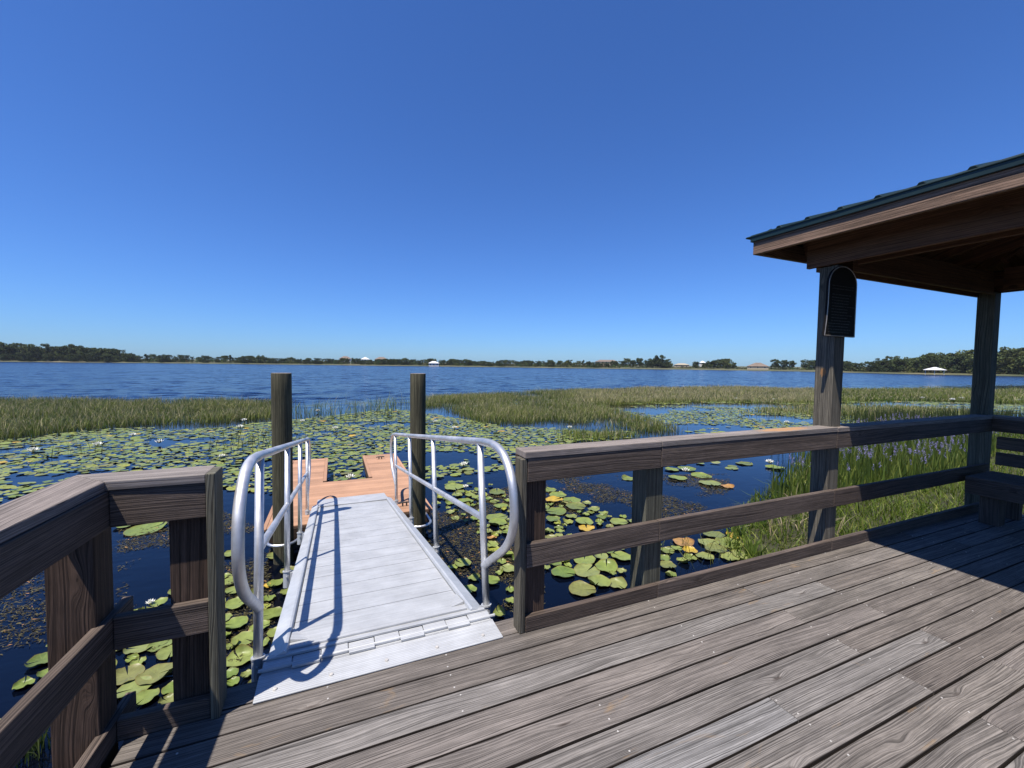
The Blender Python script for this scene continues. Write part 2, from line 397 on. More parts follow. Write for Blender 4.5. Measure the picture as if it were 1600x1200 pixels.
for row in range(26):
    yc = 2.033 - PIT * row; xs = [-.79 if row == 0 else -1.08 - .03 * (row % 3)] + joints(row) + [6.76]
    for k in range(len(xs) - 1): plank(xs[k], xs[k + 1], yc, row, k)
m_edge = wood('dark_board_edge', [(.03, .024, .02), (.04, .032, .026)], .4, .012, 30, .4)  # darker wood tone for deck board sides and undersides, so the gaps look dark
o = mb.build('deck_boards', [m_deck, m_edge], deck, bevel=.003)
sc = MB()
for row in range(26):
    yc = 2.033 - PIT * row
    for xj in [q for q in [-.6, -.05, .5, 1.06, 1.85, 2.03 + .55, 3.15, 3.72, 4.3, 4.87, 5.45, 6.0, 6.6] if random.random() < .6]:
        for dy in (-.042, .042):
            p = (xj + random.uniform(-.012, .012) + .02, yc + dy + random.uniform(-.006, .006), .0)
            sc.tube([(p[0], p[1], -.004), (p[0], p[1], .0012)], .0042, 8)
sc.build('screws', [m_screw], deck, kind='stuff')
mb = MB()
mb.box((-.80, 2.205, -.28), (6.76, 2.243, -.04))
mb.box((6.70, -1.6, -.28), (6.738, 2.2, -.04)); mb.box((-1.02, -1.6, -.28), (-.985, 1.96, -.04))
mb.build('rim_joist', [m_shel], deck, bevel=.004)
mb = MB()
for x in (-.6, .5, 1.7, 2.6, 3.2, 4.3, 5.4, 6.4): mb.box((x, -1.6, -.24), (x + .038, 2.2, -.045))
mb.build('joists', [m_shel], deck)
for x, y in ((-.7, 2.0), (1.0, 2.0), (3.0, 2.0), (5.0, 2.0), (6.6, 1.4), (-.9, .2)):
    mb = MB(); mb.box((x - .07, y - .07 , -2.2), (x + .07, y + .07, -.28)); mb.build('support_post', [m_postr], deck)

# ================================================================== railings
rl = empty('pier_railing', (1.0, 2.1, 0), label='long weathered wooden railing running right from the gangway opening', cat='railing', group='wooden railings of the pier')
def R_(name, mb, mats, **k):
    for i in range(len(mb.v)): mb.v[i] = Vector(mb.v[i]) - Vector(cur.location)
    return mb.build(name, mats, cur, bevel=.004, **k)
cur = rl
xs = [.992, 1.957, 3.83, 6.60]
for i in range(3):
    x0, x1 = xs[i] + .0015, xs[i + 1] - .0015; dz = (0, .002, -.002)[i]
    lft = x0 - (.018 if i == 0 else 0)
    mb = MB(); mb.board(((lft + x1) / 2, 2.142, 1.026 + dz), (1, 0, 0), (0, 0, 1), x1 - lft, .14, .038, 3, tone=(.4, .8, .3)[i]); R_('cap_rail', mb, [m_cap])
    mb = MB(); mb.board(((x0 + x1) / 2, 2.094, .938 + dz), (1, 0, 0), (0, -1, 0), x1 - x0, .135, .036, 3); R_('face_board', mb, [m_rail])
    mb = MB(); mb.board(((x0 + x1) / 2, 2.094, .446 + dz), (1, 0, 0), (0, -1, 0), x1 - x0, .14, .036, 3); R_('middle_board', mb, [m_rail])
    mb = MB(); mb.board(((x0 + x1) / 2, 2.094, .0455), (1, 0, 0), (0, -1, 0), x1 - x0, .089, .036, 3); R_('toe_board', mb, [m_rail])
mb = MB(); mb.board((.973, 2.122, .502), (0, 0, 1), (-1, 0, 0), 1.003, .09, .034, 2); R_('end_board', mb, [m_post])
mb = MB(); mb.board((1.062, 2.184, -.3), (0, 0, 1), (0, -1, 0), 2.6, .138, .14, 4); R_('post', mb, [m_postr], label='dark brown end post with a green end board')
mb = MB(); mb.board((1.942, 2.184, -.3), (0, 0, 1), (0, -1, 0), 2.6, .14, .14, 4); R_('post', mb, [m_post])

# left railing: short return + long side
ll = empty('pier_railing', (-.8, 2.1, 0), label='dark wooden corner railing at the left of the gangway', cat='railing', group='wooden railings of the pier'); cur = ll
def lb(name, z, W, z0x=-.81, x1=-.497, mat=m_rail):
    mb = MB(); mb.board(((z0x + x1) / 2, 2.094, z), (1, 0, 0), (0, -1, 0), x1 - z0x, W, .036, 2, tone=.7); return R_(name, mb, [mat])
lb('face_board', .947, .145); lb('middle_board', .446, .135); lb('toe_board', .0455, .089)
d2 = Vector((-.05, -1, 0)).normalized(); n2 = Vector((1, -.05, 0)).normalized(); c0 = Vector((-.812, 2.08, 0))
def side(name, z, W, ext, mat=m_rail, L=3.6):
    mb = MB(); a = c0 - d2 * ext; b = c0 + d2 * L; c = (a + b) / 2 - n2 * .018
    mb.board((c.x, c.y, z), d2, n2, (b - a).length, W, .036, 4, tone=.6); R_(name, mb, [mat])
side('face_board', .947, .145, .03); side('middle_board', .446, .14, .165); side('toe_board', .0455, .089, .165)
# mitred caps as prisms
def prism(name, poly, z0, z1, mat, par, u0=0, tone=.5, axis='x'):
    mb = MB(); n_ = len(poly); col = (random.random(), tone, random.random(), 1)
    L = Vector(par.location)
    for z in (z0, z1):
        for x, y in poly: mb.v.append(Vector((x, y, z)) - L)
    U = (lambda p: (p[0] + u0, p[1])) if axis == 'x' else (lambda p: (p[1] + u0, p[0]))
    mb.face([n_ + i for i in range(n_)], [U(p) for p in poly], col); mb.face(list(range(n_))[::-1], [U(p) for p in poly][::-1], col)
    for i in range(n_):
        j = (i + 1) % n_; L_ = math.dist(poly[i], poly[j])
        a, b = U(poly[i]), U(poly[j])
        if abs(a[0] - b[0]) > abs(a[1] - b[1]): q = [(a[0], z0), (b[0], z0), (b[0], z1), (a[0], z1)]
        else: q = [(a[0], a[1]), (a[0] + .03, b[1]), (a[0] + .03, b[1] + .02), (a[0], a[1] + .02)]
        mb.face((i, j, n_ + j, n_ + i), q, col)
    return mb.build(name, [mat], par, bevel=.004)
ci = Vector((-.818, 2.072)); co = Vector((-.975, 2.232)); e2 = Vector((d2.x, d2.y)) * 3.5
prism('cap_rail', [tuple(ci), (-.496, 2.066), (-.496, 2.236), tuple(co)], 1.022, 1.06, m_cap, ll, 3, .9)
prism('cap_rail', [tuple(ci + Vector((-.001, .001))), tuple(co + Vector((-.001, 0))), tuple(co + e2), tuple(ci + e2)], 1.021, 1.0585, m_cap, ll, 7, .3, 'y')
mb = MB(); mb.board((-.478, 2.125, .531), (0, 0, 1), (1, 0, 0), 1.062, .13, .034, 2); R_('end_board', mb, [m_post])
mb = MB(); mb.board((-.568, 2.184, -.3), (0, 0, 1), (0, -1, 0), 2.64, .138, .14, 4); R_('post', mb, [m_postr])
mb = MB(); mb.board((-.905, 2.088, -.3), (0, 0, 1), (0, -1, 0), 2.64, .14, .14, 4); R_('post', mb, [m_postr])
mb = MB(); mb.board((-1.0, .35, -.3), (0, 0, 1), (0, -1, 0), 2.64, .14, .14, 4); R_('post', mb, [m_postr])

# far-right side railing behind the bench
sl = empty('pier_railing', (6.6, 1.9, 0), label='shaded railing along the far right edge behind the bench', cat='railing', group='wooden railings of the pier'); cur = sl
mb = MB(); mb.board((6.672, .63, 1.0245), (0, 1, 0), (0, 0, 1), 3.1, .14, .038, 3); R_('cap_rail', mb, [m_cap])
mb = MB(); mb.board((6.622, .58, .938), (0, 1, 0), (-1, 0, 0), 3.0, .135, .036, 3); R_('face_board', mb, [m_rail])
for y in (1.2, -.6):
    mb = MB(); mb.board((6.712, y, -.3), (0, 0, 1), (-1, 0, 0), 2.6, .14, .14, 3); R_('post', mb, [m_post])

# bench
bn = empty('corner_bench', (6.2, 1.2, 0), label='dark wooden slatted bench built against the right railing under the roof', cat='bench'); cur = bn
for i in range(4):
    mb = MB(); mb.board((5.985 + i * .147, .55, .437), (0, 1, 0), (0, 0, 1), 2.95, .14, .036, 3); R_('seat_board', mb, [m_rail])
mb = MB(); mb.board((5.935, .55, .35), (0, 1, 0), (-1, 0, 0), 2.95, .135, .036, 3); R_('front_board', mb, [m_rail])
for z in (.585, .755):
    mb = MB(); mb.board((6.583, .55, z), (0, 1, 0), (-1, 0, 0), 2.95, .135, .036, 3); R_('backrest_board', mb, [m_rail])
for y in (1.86, .5, -.8):
    mb = MB(); mb.board((6.04, y, .209), (0, 0, 1), (-1, 0, 0), .416, .14, .14, 1); R_('leg', mb, [m_rail])
    mb = MB(); mb.board((6.46, y, .209), (0, 0, 1), (-1, 0, 0), .416, .14, .09, 1); R_('leg', mb, [m_rail])

# ================================================================== shelter
sh = empty('picnic_shelter', (3.87, 2.18, 0), label='timber shelter with a dark green metal roof on square posts, at the right', cat='shelter'); cur = sh
for x in (3.868, 6.672):
    for y in (2.184, -1.7):
        mb = MB(); mb.board((x, y, .192), (0, 0, 1), (0, -1, 0), 4.384, .14, .14, 5, tone=.6 if x < 5 else .1); R_('post', mb, [m_post])
for x in (3.778, 6.76):
    mb = MB(); mb.board((x, .24, 2.505), (0, 1, 0), (-1, 0, 0), 4.2, .235, .038, 4); R_('beam', mb, [m_shel])
    mb = MB(); mb.board((x + (.18 if x < 5 else -.18), .2, 2.505), (0, 1, 0), (-1, 0, 0), 3.7, .235, .038, 4); R_('beam', mb, [m_shel])
for y, dy in ((2.255, 0), (2.115, 0), (-1.70, 0)):
    mb = MB(); mb.board((5.27, y + .012, 2.47), (1, 0, 0), (0, -1, 0), 2.55 if y < 2.2 else 2.94, .235, .036, 4); R_('beam', mb, [m_shel])
X0, X1, Y0, Y1, ZE = 3.43, 7.11, -2.2, 2.60, 2.685
hw = (X1 - X0) / 2; PR = .30; ZR = ZE + hw * PR; xm = (X0 + X1) / 2
def roofz(x, y): return ZE + PR * max(0, min(x - X0, X1 - x, y - Y0, Y1 - y))
# fascia + trim
for a, b, nrm in (((X0, Y0), (X0, Y1), (-1, 0, 0)), ((X1, Y0), (X1, Y1), (1, 0, 0)), ((X0, Y1), (X1, Y1), (0, 1, 0)), ((X0, Y0), (X1, Y0), (0, -1, 0))):
    N = Vector(nrm); A = Vector((*a, 0)); B = Vector((*b, 0)); ins = N * -.019; L = (B - A).length - (.078 if nrm[0] == 0 else 0)
    c = (A + B) / 2 + ins
    mb = MB(); mb.board((c.x, c.y, 2.60), (B - A), N, L, .136, .038, 5, tone=.3); R_('fascia_board', mb, [m_fasc])
    c2 = (A + B) / 2 + N * .010
    mb = MB(); mb.board((c2.x, c2.y, 2.674), (B - A), N, (B - A).length + (.014 if nrm[0] else .034), .060, .014); R_('drip_edge', mb, [m_green])
# metal roof sheet with ribs
e = .020; ey = .06; zx = ZE + .020
mb = MB(); L0 = Vector(cur.location)
P = [(X0 - e - .004, Y0 - ey, zx - .03 * PR), (X1 + e, Y0 - ey, zx - .03 * PR), (X1 + e, Y1 + ey, zx - .03 * PR), (X0 - e - .004, Y1 + ey, zx - .03 * PR), (xm, Y0 + hw, ZR + .02), (xm, Y1 - hw, ZR + .02)]
for p in P: mb.v.append(Vector(p))
for p in P: mb.v.append(Vector(p) - Vector((0, 0, .012)))
for F in ((3, 0, 4, 5), (1, 2, 5, 4), (0, 1, 4), (2, 3, 5)):
    mb.face(F); mb.face([i + 6 for i in F][::-1])
for i in range(4): j = (i + 1) % 4; mb.face((i + 6, j + 6, j, i))
def rib(p, q, mb=mb):
    p, q = Vector(p), Vector(q); a = (q - p).normalized(); s_ = a.cross(Vector((0, 0, 1))).normalized(); u_ = s_.cross(a)
    b0 = len(mb.v)
    for c in (p, q):
        for s, h in ((-.026, -.002), (-.012, .015), (.012, .015), (.026, -.002)): mb.v.append(c + s_ * s + u_ * h)
    for k in range(3): mb.face((b0 + k, b0 + k + 1, b0 + 5 + k, b0 + 4 + k)[::-1])
    mb.face((b0, b0 + 1, b0 + 2, b0 + 3)); mb.face((b0 + 7, b0 + 6, b0 + 5, b0 + 4))
y = Y1 - .01
while y > Y0:
    t = min(hw, Y1 - y + .02, y - Y0 + .02)
    if t > .03:
        for sgn, xe in ((1, X0 - e), (-1, X1 + e)): rib((xe - sgn * .002, y, zx - e * PR + .001), (xe + sgn * (t + e), y, zx + t * PR))
    y -= .229
x = X0 + .1
while x < X1:
    t = min(hw, x - X0, X1 - x)
    rib((x, Y1 + e + .002, zx - e * PR + .001), (x, Y1 - t, zx + t * PR)); rib((x, Y0 - e - .002, zx - e * PR + .001), (x, Y0 + t, zx + t * PR)); x += .229
R_('metal_roof', mb, [m_green])
# underside sheathing and rafters
mb = MB(); P = [(X0 + .04, Y0 + .04, ZE), (X1 - .04, Y0 + .04, ZE), (X1 - .04, Y1 - .04, ZE), (X0 + .04, Y1 - .04, ZE), (xm, Y0 + hw, ZR - .01), (xm, Y1 - hw, ZR - .01)]
mb.v = [Vector(p) for p in P]
for F in ((3, 0, 4, 5), (1, 2, 5, 4), (0, 1, 4), (2, 3, 5)): mb.face(F[::-1], [(P[i][0] * .5, P[i][1]) for i in F[::-1]])
R_('roof_sheathing', mb, [m_shel])
def rafter(p, q):
    p, q = Vector(p), Vector(q); a = (q - p).normalized(); s_ = a.cross(Vector((0, 0, 1))).normalized(); u_ = s_.cross(a)
    mb = MB(); mb.board((p + q) / 2 - u_ * .085, a, s_, (q - p).length, .14, .038, 1); R_('rafter', mb, [m_shel])
y = Y1 - .55
while y > Y0 + .3:
    t = min(hw - .03, Y1 - y, y - Y0)
    for xe, sg in ((X0 + .05, 1), (X1 - .05, -1)): rafter((xe, y, ZE + .02), (xe + sg * (t - .06), y, ZE + .02 + PR * (t - .06)))
    y -= .5
for xx in np.arange(X0 + .6, X1 - .5, .55):
    t = min(xx - X0, X1 - xx, hw - .05); rafter((xx, Y1 - .05, ZE + .02), (xx, Y1 - t + .02, ZE + .02 + PR * (t - .07)))
for xe, ye, sx, sy in ((X0, Y1, 1, -1), (X1, Y1, -1, -1)): rafter((xe + sx * .06, ye + sy * .06, ZE + .03), (xm - sx * .03, ye + sy * (hw - .03), ZR + .02))

# plaque
pq = empty('memorial_plaque', (3.83, 2.1, 1.8), label='dark arched metal plaque with rows of small text, fixed to the shelter post', cat='plaque'); cur = pq
def arch(g=0.):
    pts = [(3.622 + g, 1.795 + g), (4.032 - g, 1.795 + g), (4.030 - g, 2.23)]
    for k in range(1, 14):
        a = math.pi * k / 14; pts.append((3.842 + (.188 - g) * math.cos(a), 2.225 + (.145 - g) * math.sin(a)))
    pts += [(3.652 + g, 2.23), (3.650 + g, 2.05), (3.640 + g, 1.93)]
    return pts
def slab(pts, y0, y1):
    mb = MB(); n_ = len(pts)
    for y_ in (y0, y1): mb.v += [Vector((x, y_, z)) for x, z in pts]
    mb.face(list(range(n_))); mb.face([n_ + i for i in range(n_)][::-1])
    for i in range(n_): j = (i + 1) % n_; mb.face((j, i, n_ + i, n_ + j))
    return mb
R_('plate', slab(arch(), 2.092, 2.112), [m_bronze])
mb = MB(); o_, i_ = arch(), arch(.009); n_ = len(o_)
for pts, yy in ((o_, 2.0885), (i_, 2.0885), (o_, 2.0925), (i_, 2.0925)): mb.v += [Vector((x, yy, z)) for x, z in pts]
for i in range(n_):
    j = (i + 1) % n_; mb.face((i, j, n_ + j, n_ + i)); mb.face((j, i, 2 * n_ + i, 2 * n_ + j)); mb.face((n_ + i, n_ + j, 3 * n_ + j, 3 * n_ + i))
R_('rim', mb, [m_bedge])
m_letter = simple('raised_letters', (.035, .03, .025), .5, .4)
for i in range(17):
    mb = MB(); z = 2.205 - i * .0235; x = 3.70 if i < 13 else 3.665; xe = 3.98 - random.uniform(0, .09)
    if i == 2: continue
    while x < xe:
        L = random.uniform(.012, .04); h = .0035
        k = x
        while k < x + L: mb.box((k, 2.0905, z - h), (k + .0035, 2.0925, z + h * random.uniform(.4, 1.2))); k += .0055
        x += L + .009
    R_ and [mb.v.__setitem__(q, Vector(mb.v[q]) - Vector(cur.location)) for q in range(len(mb.v))]; mb.build('text_line', [m_letter], cur)

# ================================================================== gangway
TH = math.atan2(.16, 1.076); TH = rad(8.45)
gw = empty('gangway', (.257, 2.30, .03), label='white aluminium gangway sloping from the deck down to the floating dock', cat='gangway')
def G(name, mb, mats, parent=None, slope=True, bevel=.002, smooth=False, **k):
    o = mb.build(name, mats, parent or gw, bevel, smooth, **k)
    if slope and (parent is None): o.rotation_euler = (-TH, 0, 0)
    return o
mb = MB(); s_ = .17; widths = [.285, .20, .12, .245, .245, .12, .245, .245]
i = 0
while s_ < 4.42:
    wd = min([.27, .262, .255, .262][i % 4], 4.45 - s_); mb.board((0, s_ + wd / 2, -.016), (1, 0, 0), (0, 0, 1), .966, wd - .007, .03); s_ += wd; i += 1
G('deck_panel', mb, [m_gdeck], bevel=0)
for sx in (-1, 1):
    mb = MB()
    prof = [(.488, -.12), (.488, .004), (.494, .022), (.506, .026), (.581, -.006), (.581, -.12)]
    nb = len(prof)
    for y_ in (.045, 4.62):
        mb.v += [Vector((sx * x, y_, z)) for x, z in prof]
    for k in range(nb):
        k2 = (k + 1) % nb; F = (k, k2, nb + k2, nb + k); mb.face(F if sx > 0 else F[::-1])
    mb.face(list(range(nb))[::-1] if sx > 0 else list(range(nb))); mb.face([nb + k for k in range(nb)] if sx > 0 else [nb + k for k in range(nb)][::-1])
    G('side_beam', mb, [m_alu])
    mb = MB(); T = [(sx * .487, .17, .006), (sx * .487, .36, .006), (sx * .40, .17, .006)]; T2 = [(sx * .487, .17, .024), (sx * .487, .34, .008), (sx * .42, .17, .008)]
    mb.v = [Vector(p) for p in T + T2]
    fs = [(0, 1, 2), (5, 4, 3), (0, 3, 4, 1), (1, 4, 5, 2), (2, 5, 3, 0)]
    for F in fs: mb.face(F if sx < 0 else F[::-1])
    G('corner_gusset', mb, [m_gdeck])
mb = MB(); mb.board((0, .105, .0), (1, 0, 0), (0, 0, 1), 1.0, .13, .012); mb.board((0, .05, .004), (1, 0, 0), (0, 0, 1), 1.162, .03, .012)
mb.board((0, .088, .012), (1, 0, 0), (0, 0, 1), .966, .012, .012)
G('entry_strip', mb, [m_gdeck])
mb = MB(); mb.board((0, 4.80, .006), (1, 0, 0), (0, -.012, 1), 1.04, .70, .012); mb.board((0, 4.452, .012), (1, 0, 0), (0, 0, 1), .97, .02, .014)
G('dock_flap', mb, [m_gdeck])
hp = MB(); hp.board((0, -.128, -.024), (1, 0, 0), (0, 0, 1), 1.204, .178, .007); hpo = G('hinge_plate', hp, [m_gdeck], slope=False)
for x in (-.52, -.28, -.02, .24, .5):
    mb = MB(); mb.tube([(x, -.165, -.022), (x, -.165, -.014), (x, -.165, -.0125)], .009, 10, rs=[.011, .009, .004]); mb.build('bolt', [m_screw], hpo)
mb = MB(); nk = 9; wk = 1.19 / nk
for k in range(nk):
    x0 = -.595 + k * wk; y0, y1 = ((-.052, -.008) if k % 2 else (-.032, .034))
    if k % 2: mb.board((x0 + wk / 2, .014, -.014), (1, 0, 0), (0, 0, 1), wk - .003, .04, .010)
    mb.board((x0 + wk / 2, (y0 + y1) / 2, -.0125), (1, 0, 0), (0, 0, 1), wk - .004, abs(y1 - y0), .013)
mb.tube([(-.61, -.022, -.012), (.625, -.022, -.012)], .009, 8)
mb.board((0, -.010, -.0245), (1, 0, 0), (0, 0, 1), 1.19, .09, .008)
mb.build('hinge', [m_gdeck], hpo, bevel=.002)
def cr(pts, n=8):
    out = []; P = [Vector(p) for p in pts]; P = [P[0] * 2 - P[1]] + P + [P[-1] * 2 - P[-2]]
    for i in range(1, len(P) - 2):
        for k in range(n):
            t = k / n; a, b, c, d = P[i - 1:i + 3]
            out.append(.5 * ((2 * b) + (c - a) * t + (2 * a - 5 * b + 4 * c - d) * t * t + (3 * b - a - 3 * c + d) * t ** 3))
    return out + [P[-2]]
for sx, pos in ((-1, (.17, 1.62, 3.05, 4.45)), (1, (.17, 1.62, 3.05, 4.45))):
    X = sx * .637
    near = [(X, .18, .215), (X, .02, .30), (X, -.22, .43), (X, -.34, .56), (X, -.37, .70), (X, -.345, .84), (X, -.25, .95), (X, -.10, 1.005), (X, .10, 1.02)]
    far = [(X, 4.62 - p[1], p[2]) for p in near][::-1]
    mb = MB(); mb.tube(cr(near, 6) + [(X, s_, 1.02) for s_ in (1, 2, 3, 4)] + cr(far, 6), .0245, 14)
    mb.tube([(X, .17, .52), (X, 4.45, .52)], .0215, 12, cap=False)
    hr = G('handrail', mb, [m_pipe], smooth=True, bevel=0)
    for s_ in pos:
        mb = MB(); mb.tube([(X, s_, -.15), (X, s_, 1.01)], .0225, 14); mb.build('rail_post', [m_pipe], hr, smooth=True)
        mb = MB(); mb.tube([(X, s_, -.16), (X, s_, -.03)], .029, 12); mb.tube([(X, s_, -.035), (X, s_, -.026)], .034, 12)
        mb.board((sx * .598, s_, -.09), (0, 0, 1), (1, 0, 0), .10, .07, .03); mb.tube([(X, s_ - .038, -.07), (X, s_ + .038, -.07)], .007, 8)
        mb.build('post_clamp', [m_alu], hr, smooth=False)

# ================================================================== floating dock
dk = empty('floating_dock', (.24, 7.4, -.71), label='u-shaped floating dock with terracotta composite decking at the foot of the gangway', cat='dock'); cur = dk
DX0, DX1, DY0, DY1, DY2, NX0, NX1 = -.87, 1.35, 6.27, 8.50, 10.55, -.15, .61; DZ = -.705
mb = MB(); y = DY0 + .02
while y < DY2 - .02:
    h = .1385; yc = y + h / 2
    for a, b in (((DX0 + .02, DX1 - .02),) if y + h <= DY1 + .01 else ((DX0 + .02, NX0 - .06), (NX1 + .06, DX1 - .02))):
        mb.board(((a + b) / 2, yc, DZ - .0125), (1, 0, 0), (0, 0, 1), b - a, h - .003, .025, 1)
    y += .1415
R_('decking', mb, [m_comp])
mb = MB()
def tr(x0, y0, x1, y1, w=.06):
    a = Vector((x1 - x0, y1 - y0, 0)); c = ((x0 + x1) / 2, (y0 + y1) / 2, DZ - .013); mb.board(c, a, (0, 0, 1), a.length, w, .03, 1, tone=.5)
tr(NX0 - .029, DY1 + .0, NX0 - .029, DY2); tr(NX1 + .029, DY1 + .0, NX1 + .029, DY2)
tr(DX0 - .008, DY0, DX0 - .008, DY2, .05); tr(DX1 + .008, DY0, DX1 + .008, DY2, .05)
R_('edge_trim', mb, [m_comp])
mb = MB()
for lo, hi in (((DX0, DY0 + .01, -.9), (DX0 + .04, DY2, DZ - .03)), ((DX1 - .04, DY0 + .01, -.9), (DX1, DY2, DZ - .03)), ((DX0 + .04, DY0, -.9), (DX1 - .04, DY0 + .04, DZ - .03)), ((NX0 - .04, DY1 + .04, -.9), (NX0 - .002, DY2, DZ - .03)), ((NX1 + .002, DY1 + .04, -.9), (NX1 + .04, DY2, DZ - .03)), ((NX0 - .04, DY1, -.9), (NX1 + .04, DY1 + .038, DZ - .03))): mb.box(lo, hi)
R_('frame', mb, [m_postr])
mb = MB()
for lo, hi in (((DX0 + .06, DY0 + .06, -1.2), (DX1 - .06, DY1 - .03, -.9)), ((DX0 + .06, DY1, -1.2), (NX0 - .06, DY2 - .06, -.9)), ((NX1 + .06, DY1, -1.2), (DX1 - .06, DY2 - .06, -.9))): mb.box(lo, hi)
R_('float', mb, [m_float])
for px_, py_ in ((-.62, 6.0), (1.10, 5.98)):
    pts = [(px_ - .175, 6.27, -.76)] + [(px_ + .175 * math.cos(a), py_ - .04 + .175 * math.sin(a), -.76) for a in np.linspace(math.pi, 2 * math.pi, 13)] + [(px_ + .175, 6.27, -.76)]
    mb = MB(); mb.tube(pts, .018, 10); R_('pile_hoop', mb, [m_galv])
for x, y in ((.97, 10.0), (1.0, 6.55)):
    mb = MB(); mb.tube([(x - .09, y, DZ + .05), (x - .05, y, DZ + .058), (x + .05, y, DZ + .058), (x + .09, y, DZ + .05)], .012, 8)
    mb.tube([(x - .03, y, DZ - .002), (x - .03, y, DZ + .055)], .012, 8); mb.tube([(x + .03, y, DZ - .002), (x + .03, y, DZ + .055)], .012, 8); R_('cleat', mb, [m_dark])

# piles
for (x, y, r, lab) in ((-.62, 6.0, .115, 'thick round wooden mooring pile left of the gangway'), (1.10, 5.98, .108, 'round wooden mooring pile standing behind the right handrail of the gangway')):
    mb = MB(); pts = [(0, 0, z) for z in np.linspace(-1.6, 2.42, 18)]; N = 28; base = 0
    for i, p in enumerate(pts):
        for k in range(N):
            a = 2 * math.pi * k / N; rr = r * (1.04 - .03 * i / 17) * (1 + .018 * math.sin(3 * a + x * 5) + .008 * mn.noise(Vector((math.cos(a) * 3, math.sin(a) * 3, p[2] * .9 + x))))
            mb.v.append(Vector((rr * math.cos(a), rr * math.sin(a), p[2])))
    for i in range(17):
        for k in range(N):
            k2 = (k + 1) % N; u0, u1 = pts[i][2], pts[i + 1][2]; v0, v1 = k / N * .72, (k + 1) / N * .72
            mb.face((i * N + k, i * N + k2, i * N + N + k2, i * N + N + k), [(u0, v0), (u0, v1), (u1, v1), (u1, v0)], (x * .3 % 1, .3, .4, 1))
    mb.face([17 * N + k for k in range(N)], [(.3 * math.cos(6.283 * k / N), .12 * math.sin(6.283 * k / N)) for k in range(N)], (.2, .4, .5, 1), 1)
    o = mb.build('mooring_pile', [m_pile, m_cap], None, bevel=.006, smooth=True, label=lab, cat='pile', group='round mooring piles'); o.location = (x, y, -1.03)

# ================================================================== lily pads
def pad_mesh(name, mat, seed, simple_=False):
    R = random.Random(seed); n = 30; not_ = R.uniform(.10, .3); mb = MB(); w0 = [R.uniform(-1, 1) for _ in range(6)]
    rings = (0.0, .45, .88, 1.0); mb.v.append(Vector((0, 0, -.002)))
    lift = 0.035 if 'curl' in name else .012
    for ri, rr in enumerate(rings[1:]):
        for k in range(n + 1):
            a = not_ / 2 + (2 * math.pi - not_) * k / n
            e_ = 1 + .025 * math.sin(3 * a + w0[0] * 3) + .015 * math.sin(7 * a + w0[1] * 9)
            z = (.006 * rr * rr + .012 * rr * rr * math.sin(2 * a + w0[2] * 6) * .5 + (lift * max(0, math.sin(a + w0[3] * 5)) ** 2 if rr == 1 else 0) + (.012 if rr == 1 else 0) * max(0, math.sin(5 * a + w0[4] * 5)))
            mb.v.append(Vector((rr * e_ * math.cos(a), rr * e_ * math.sin(a), z)))
    uvp = lambda ri, k: ((not_ / 2 + (2 * math.pi - not_) * k / n) / (2 * math.pi), rings[ri])
    for k in range(n):
        mb.face((0, 1 + k, 2 + k), [((uvp(1, k)[0]), 0), uvp(1, k), uvp(1, k + 1)])
    for ri in (1, 2):
        b0 = 1 + (ri - 1) * (n + 1); b1 = b0 + n + 1
        for k in range(n): mb.face((b0 + k, b1 + k, b1 + k + 1, b0 + k + 1), [uvp(ri, k), uvp(ri + 1, k), uvp(ri + 1, k + 1), uvp(ri, k + 1)])
    me = bpy.data.meshes.new(name); me.from_pydata(mb.v, [], mb.f); ul = me.uv_layers.new(name='UVMap'); ul.data.foreach_set('uv', [x for u in mb.uv for x in u])
    me.color_attributes.new('brd', 'FLOAT_COLOR', 'CORNER').data.foreach_set('color', [0, 0, 0, 1] * len(mb.uv))
    me.polygons.foreach_set('use_smooth', [True] * len(mb.f)); me.materials.append(mat); me.update(); return me
pm = {'g': [pad_mesh('lily_pad_green' if i % 4 else 'lily_pad_green_curl', m_padg, i) for i in range(12)], 'y': [pad_mesh('lily_pad_yellow', m_pady, 20 + i) for i in range(3)],
      'o': [pad_mesh('lily_pad_curl_orange', m_pado, 30 + i) for i in range(3)], 'y2': [pad_mesh('lily_pad_curl', m_padd, 40 + i) for i in range(3)], 'r': [pad_mesh('lily_pad_curl', m_padg, 50)]}
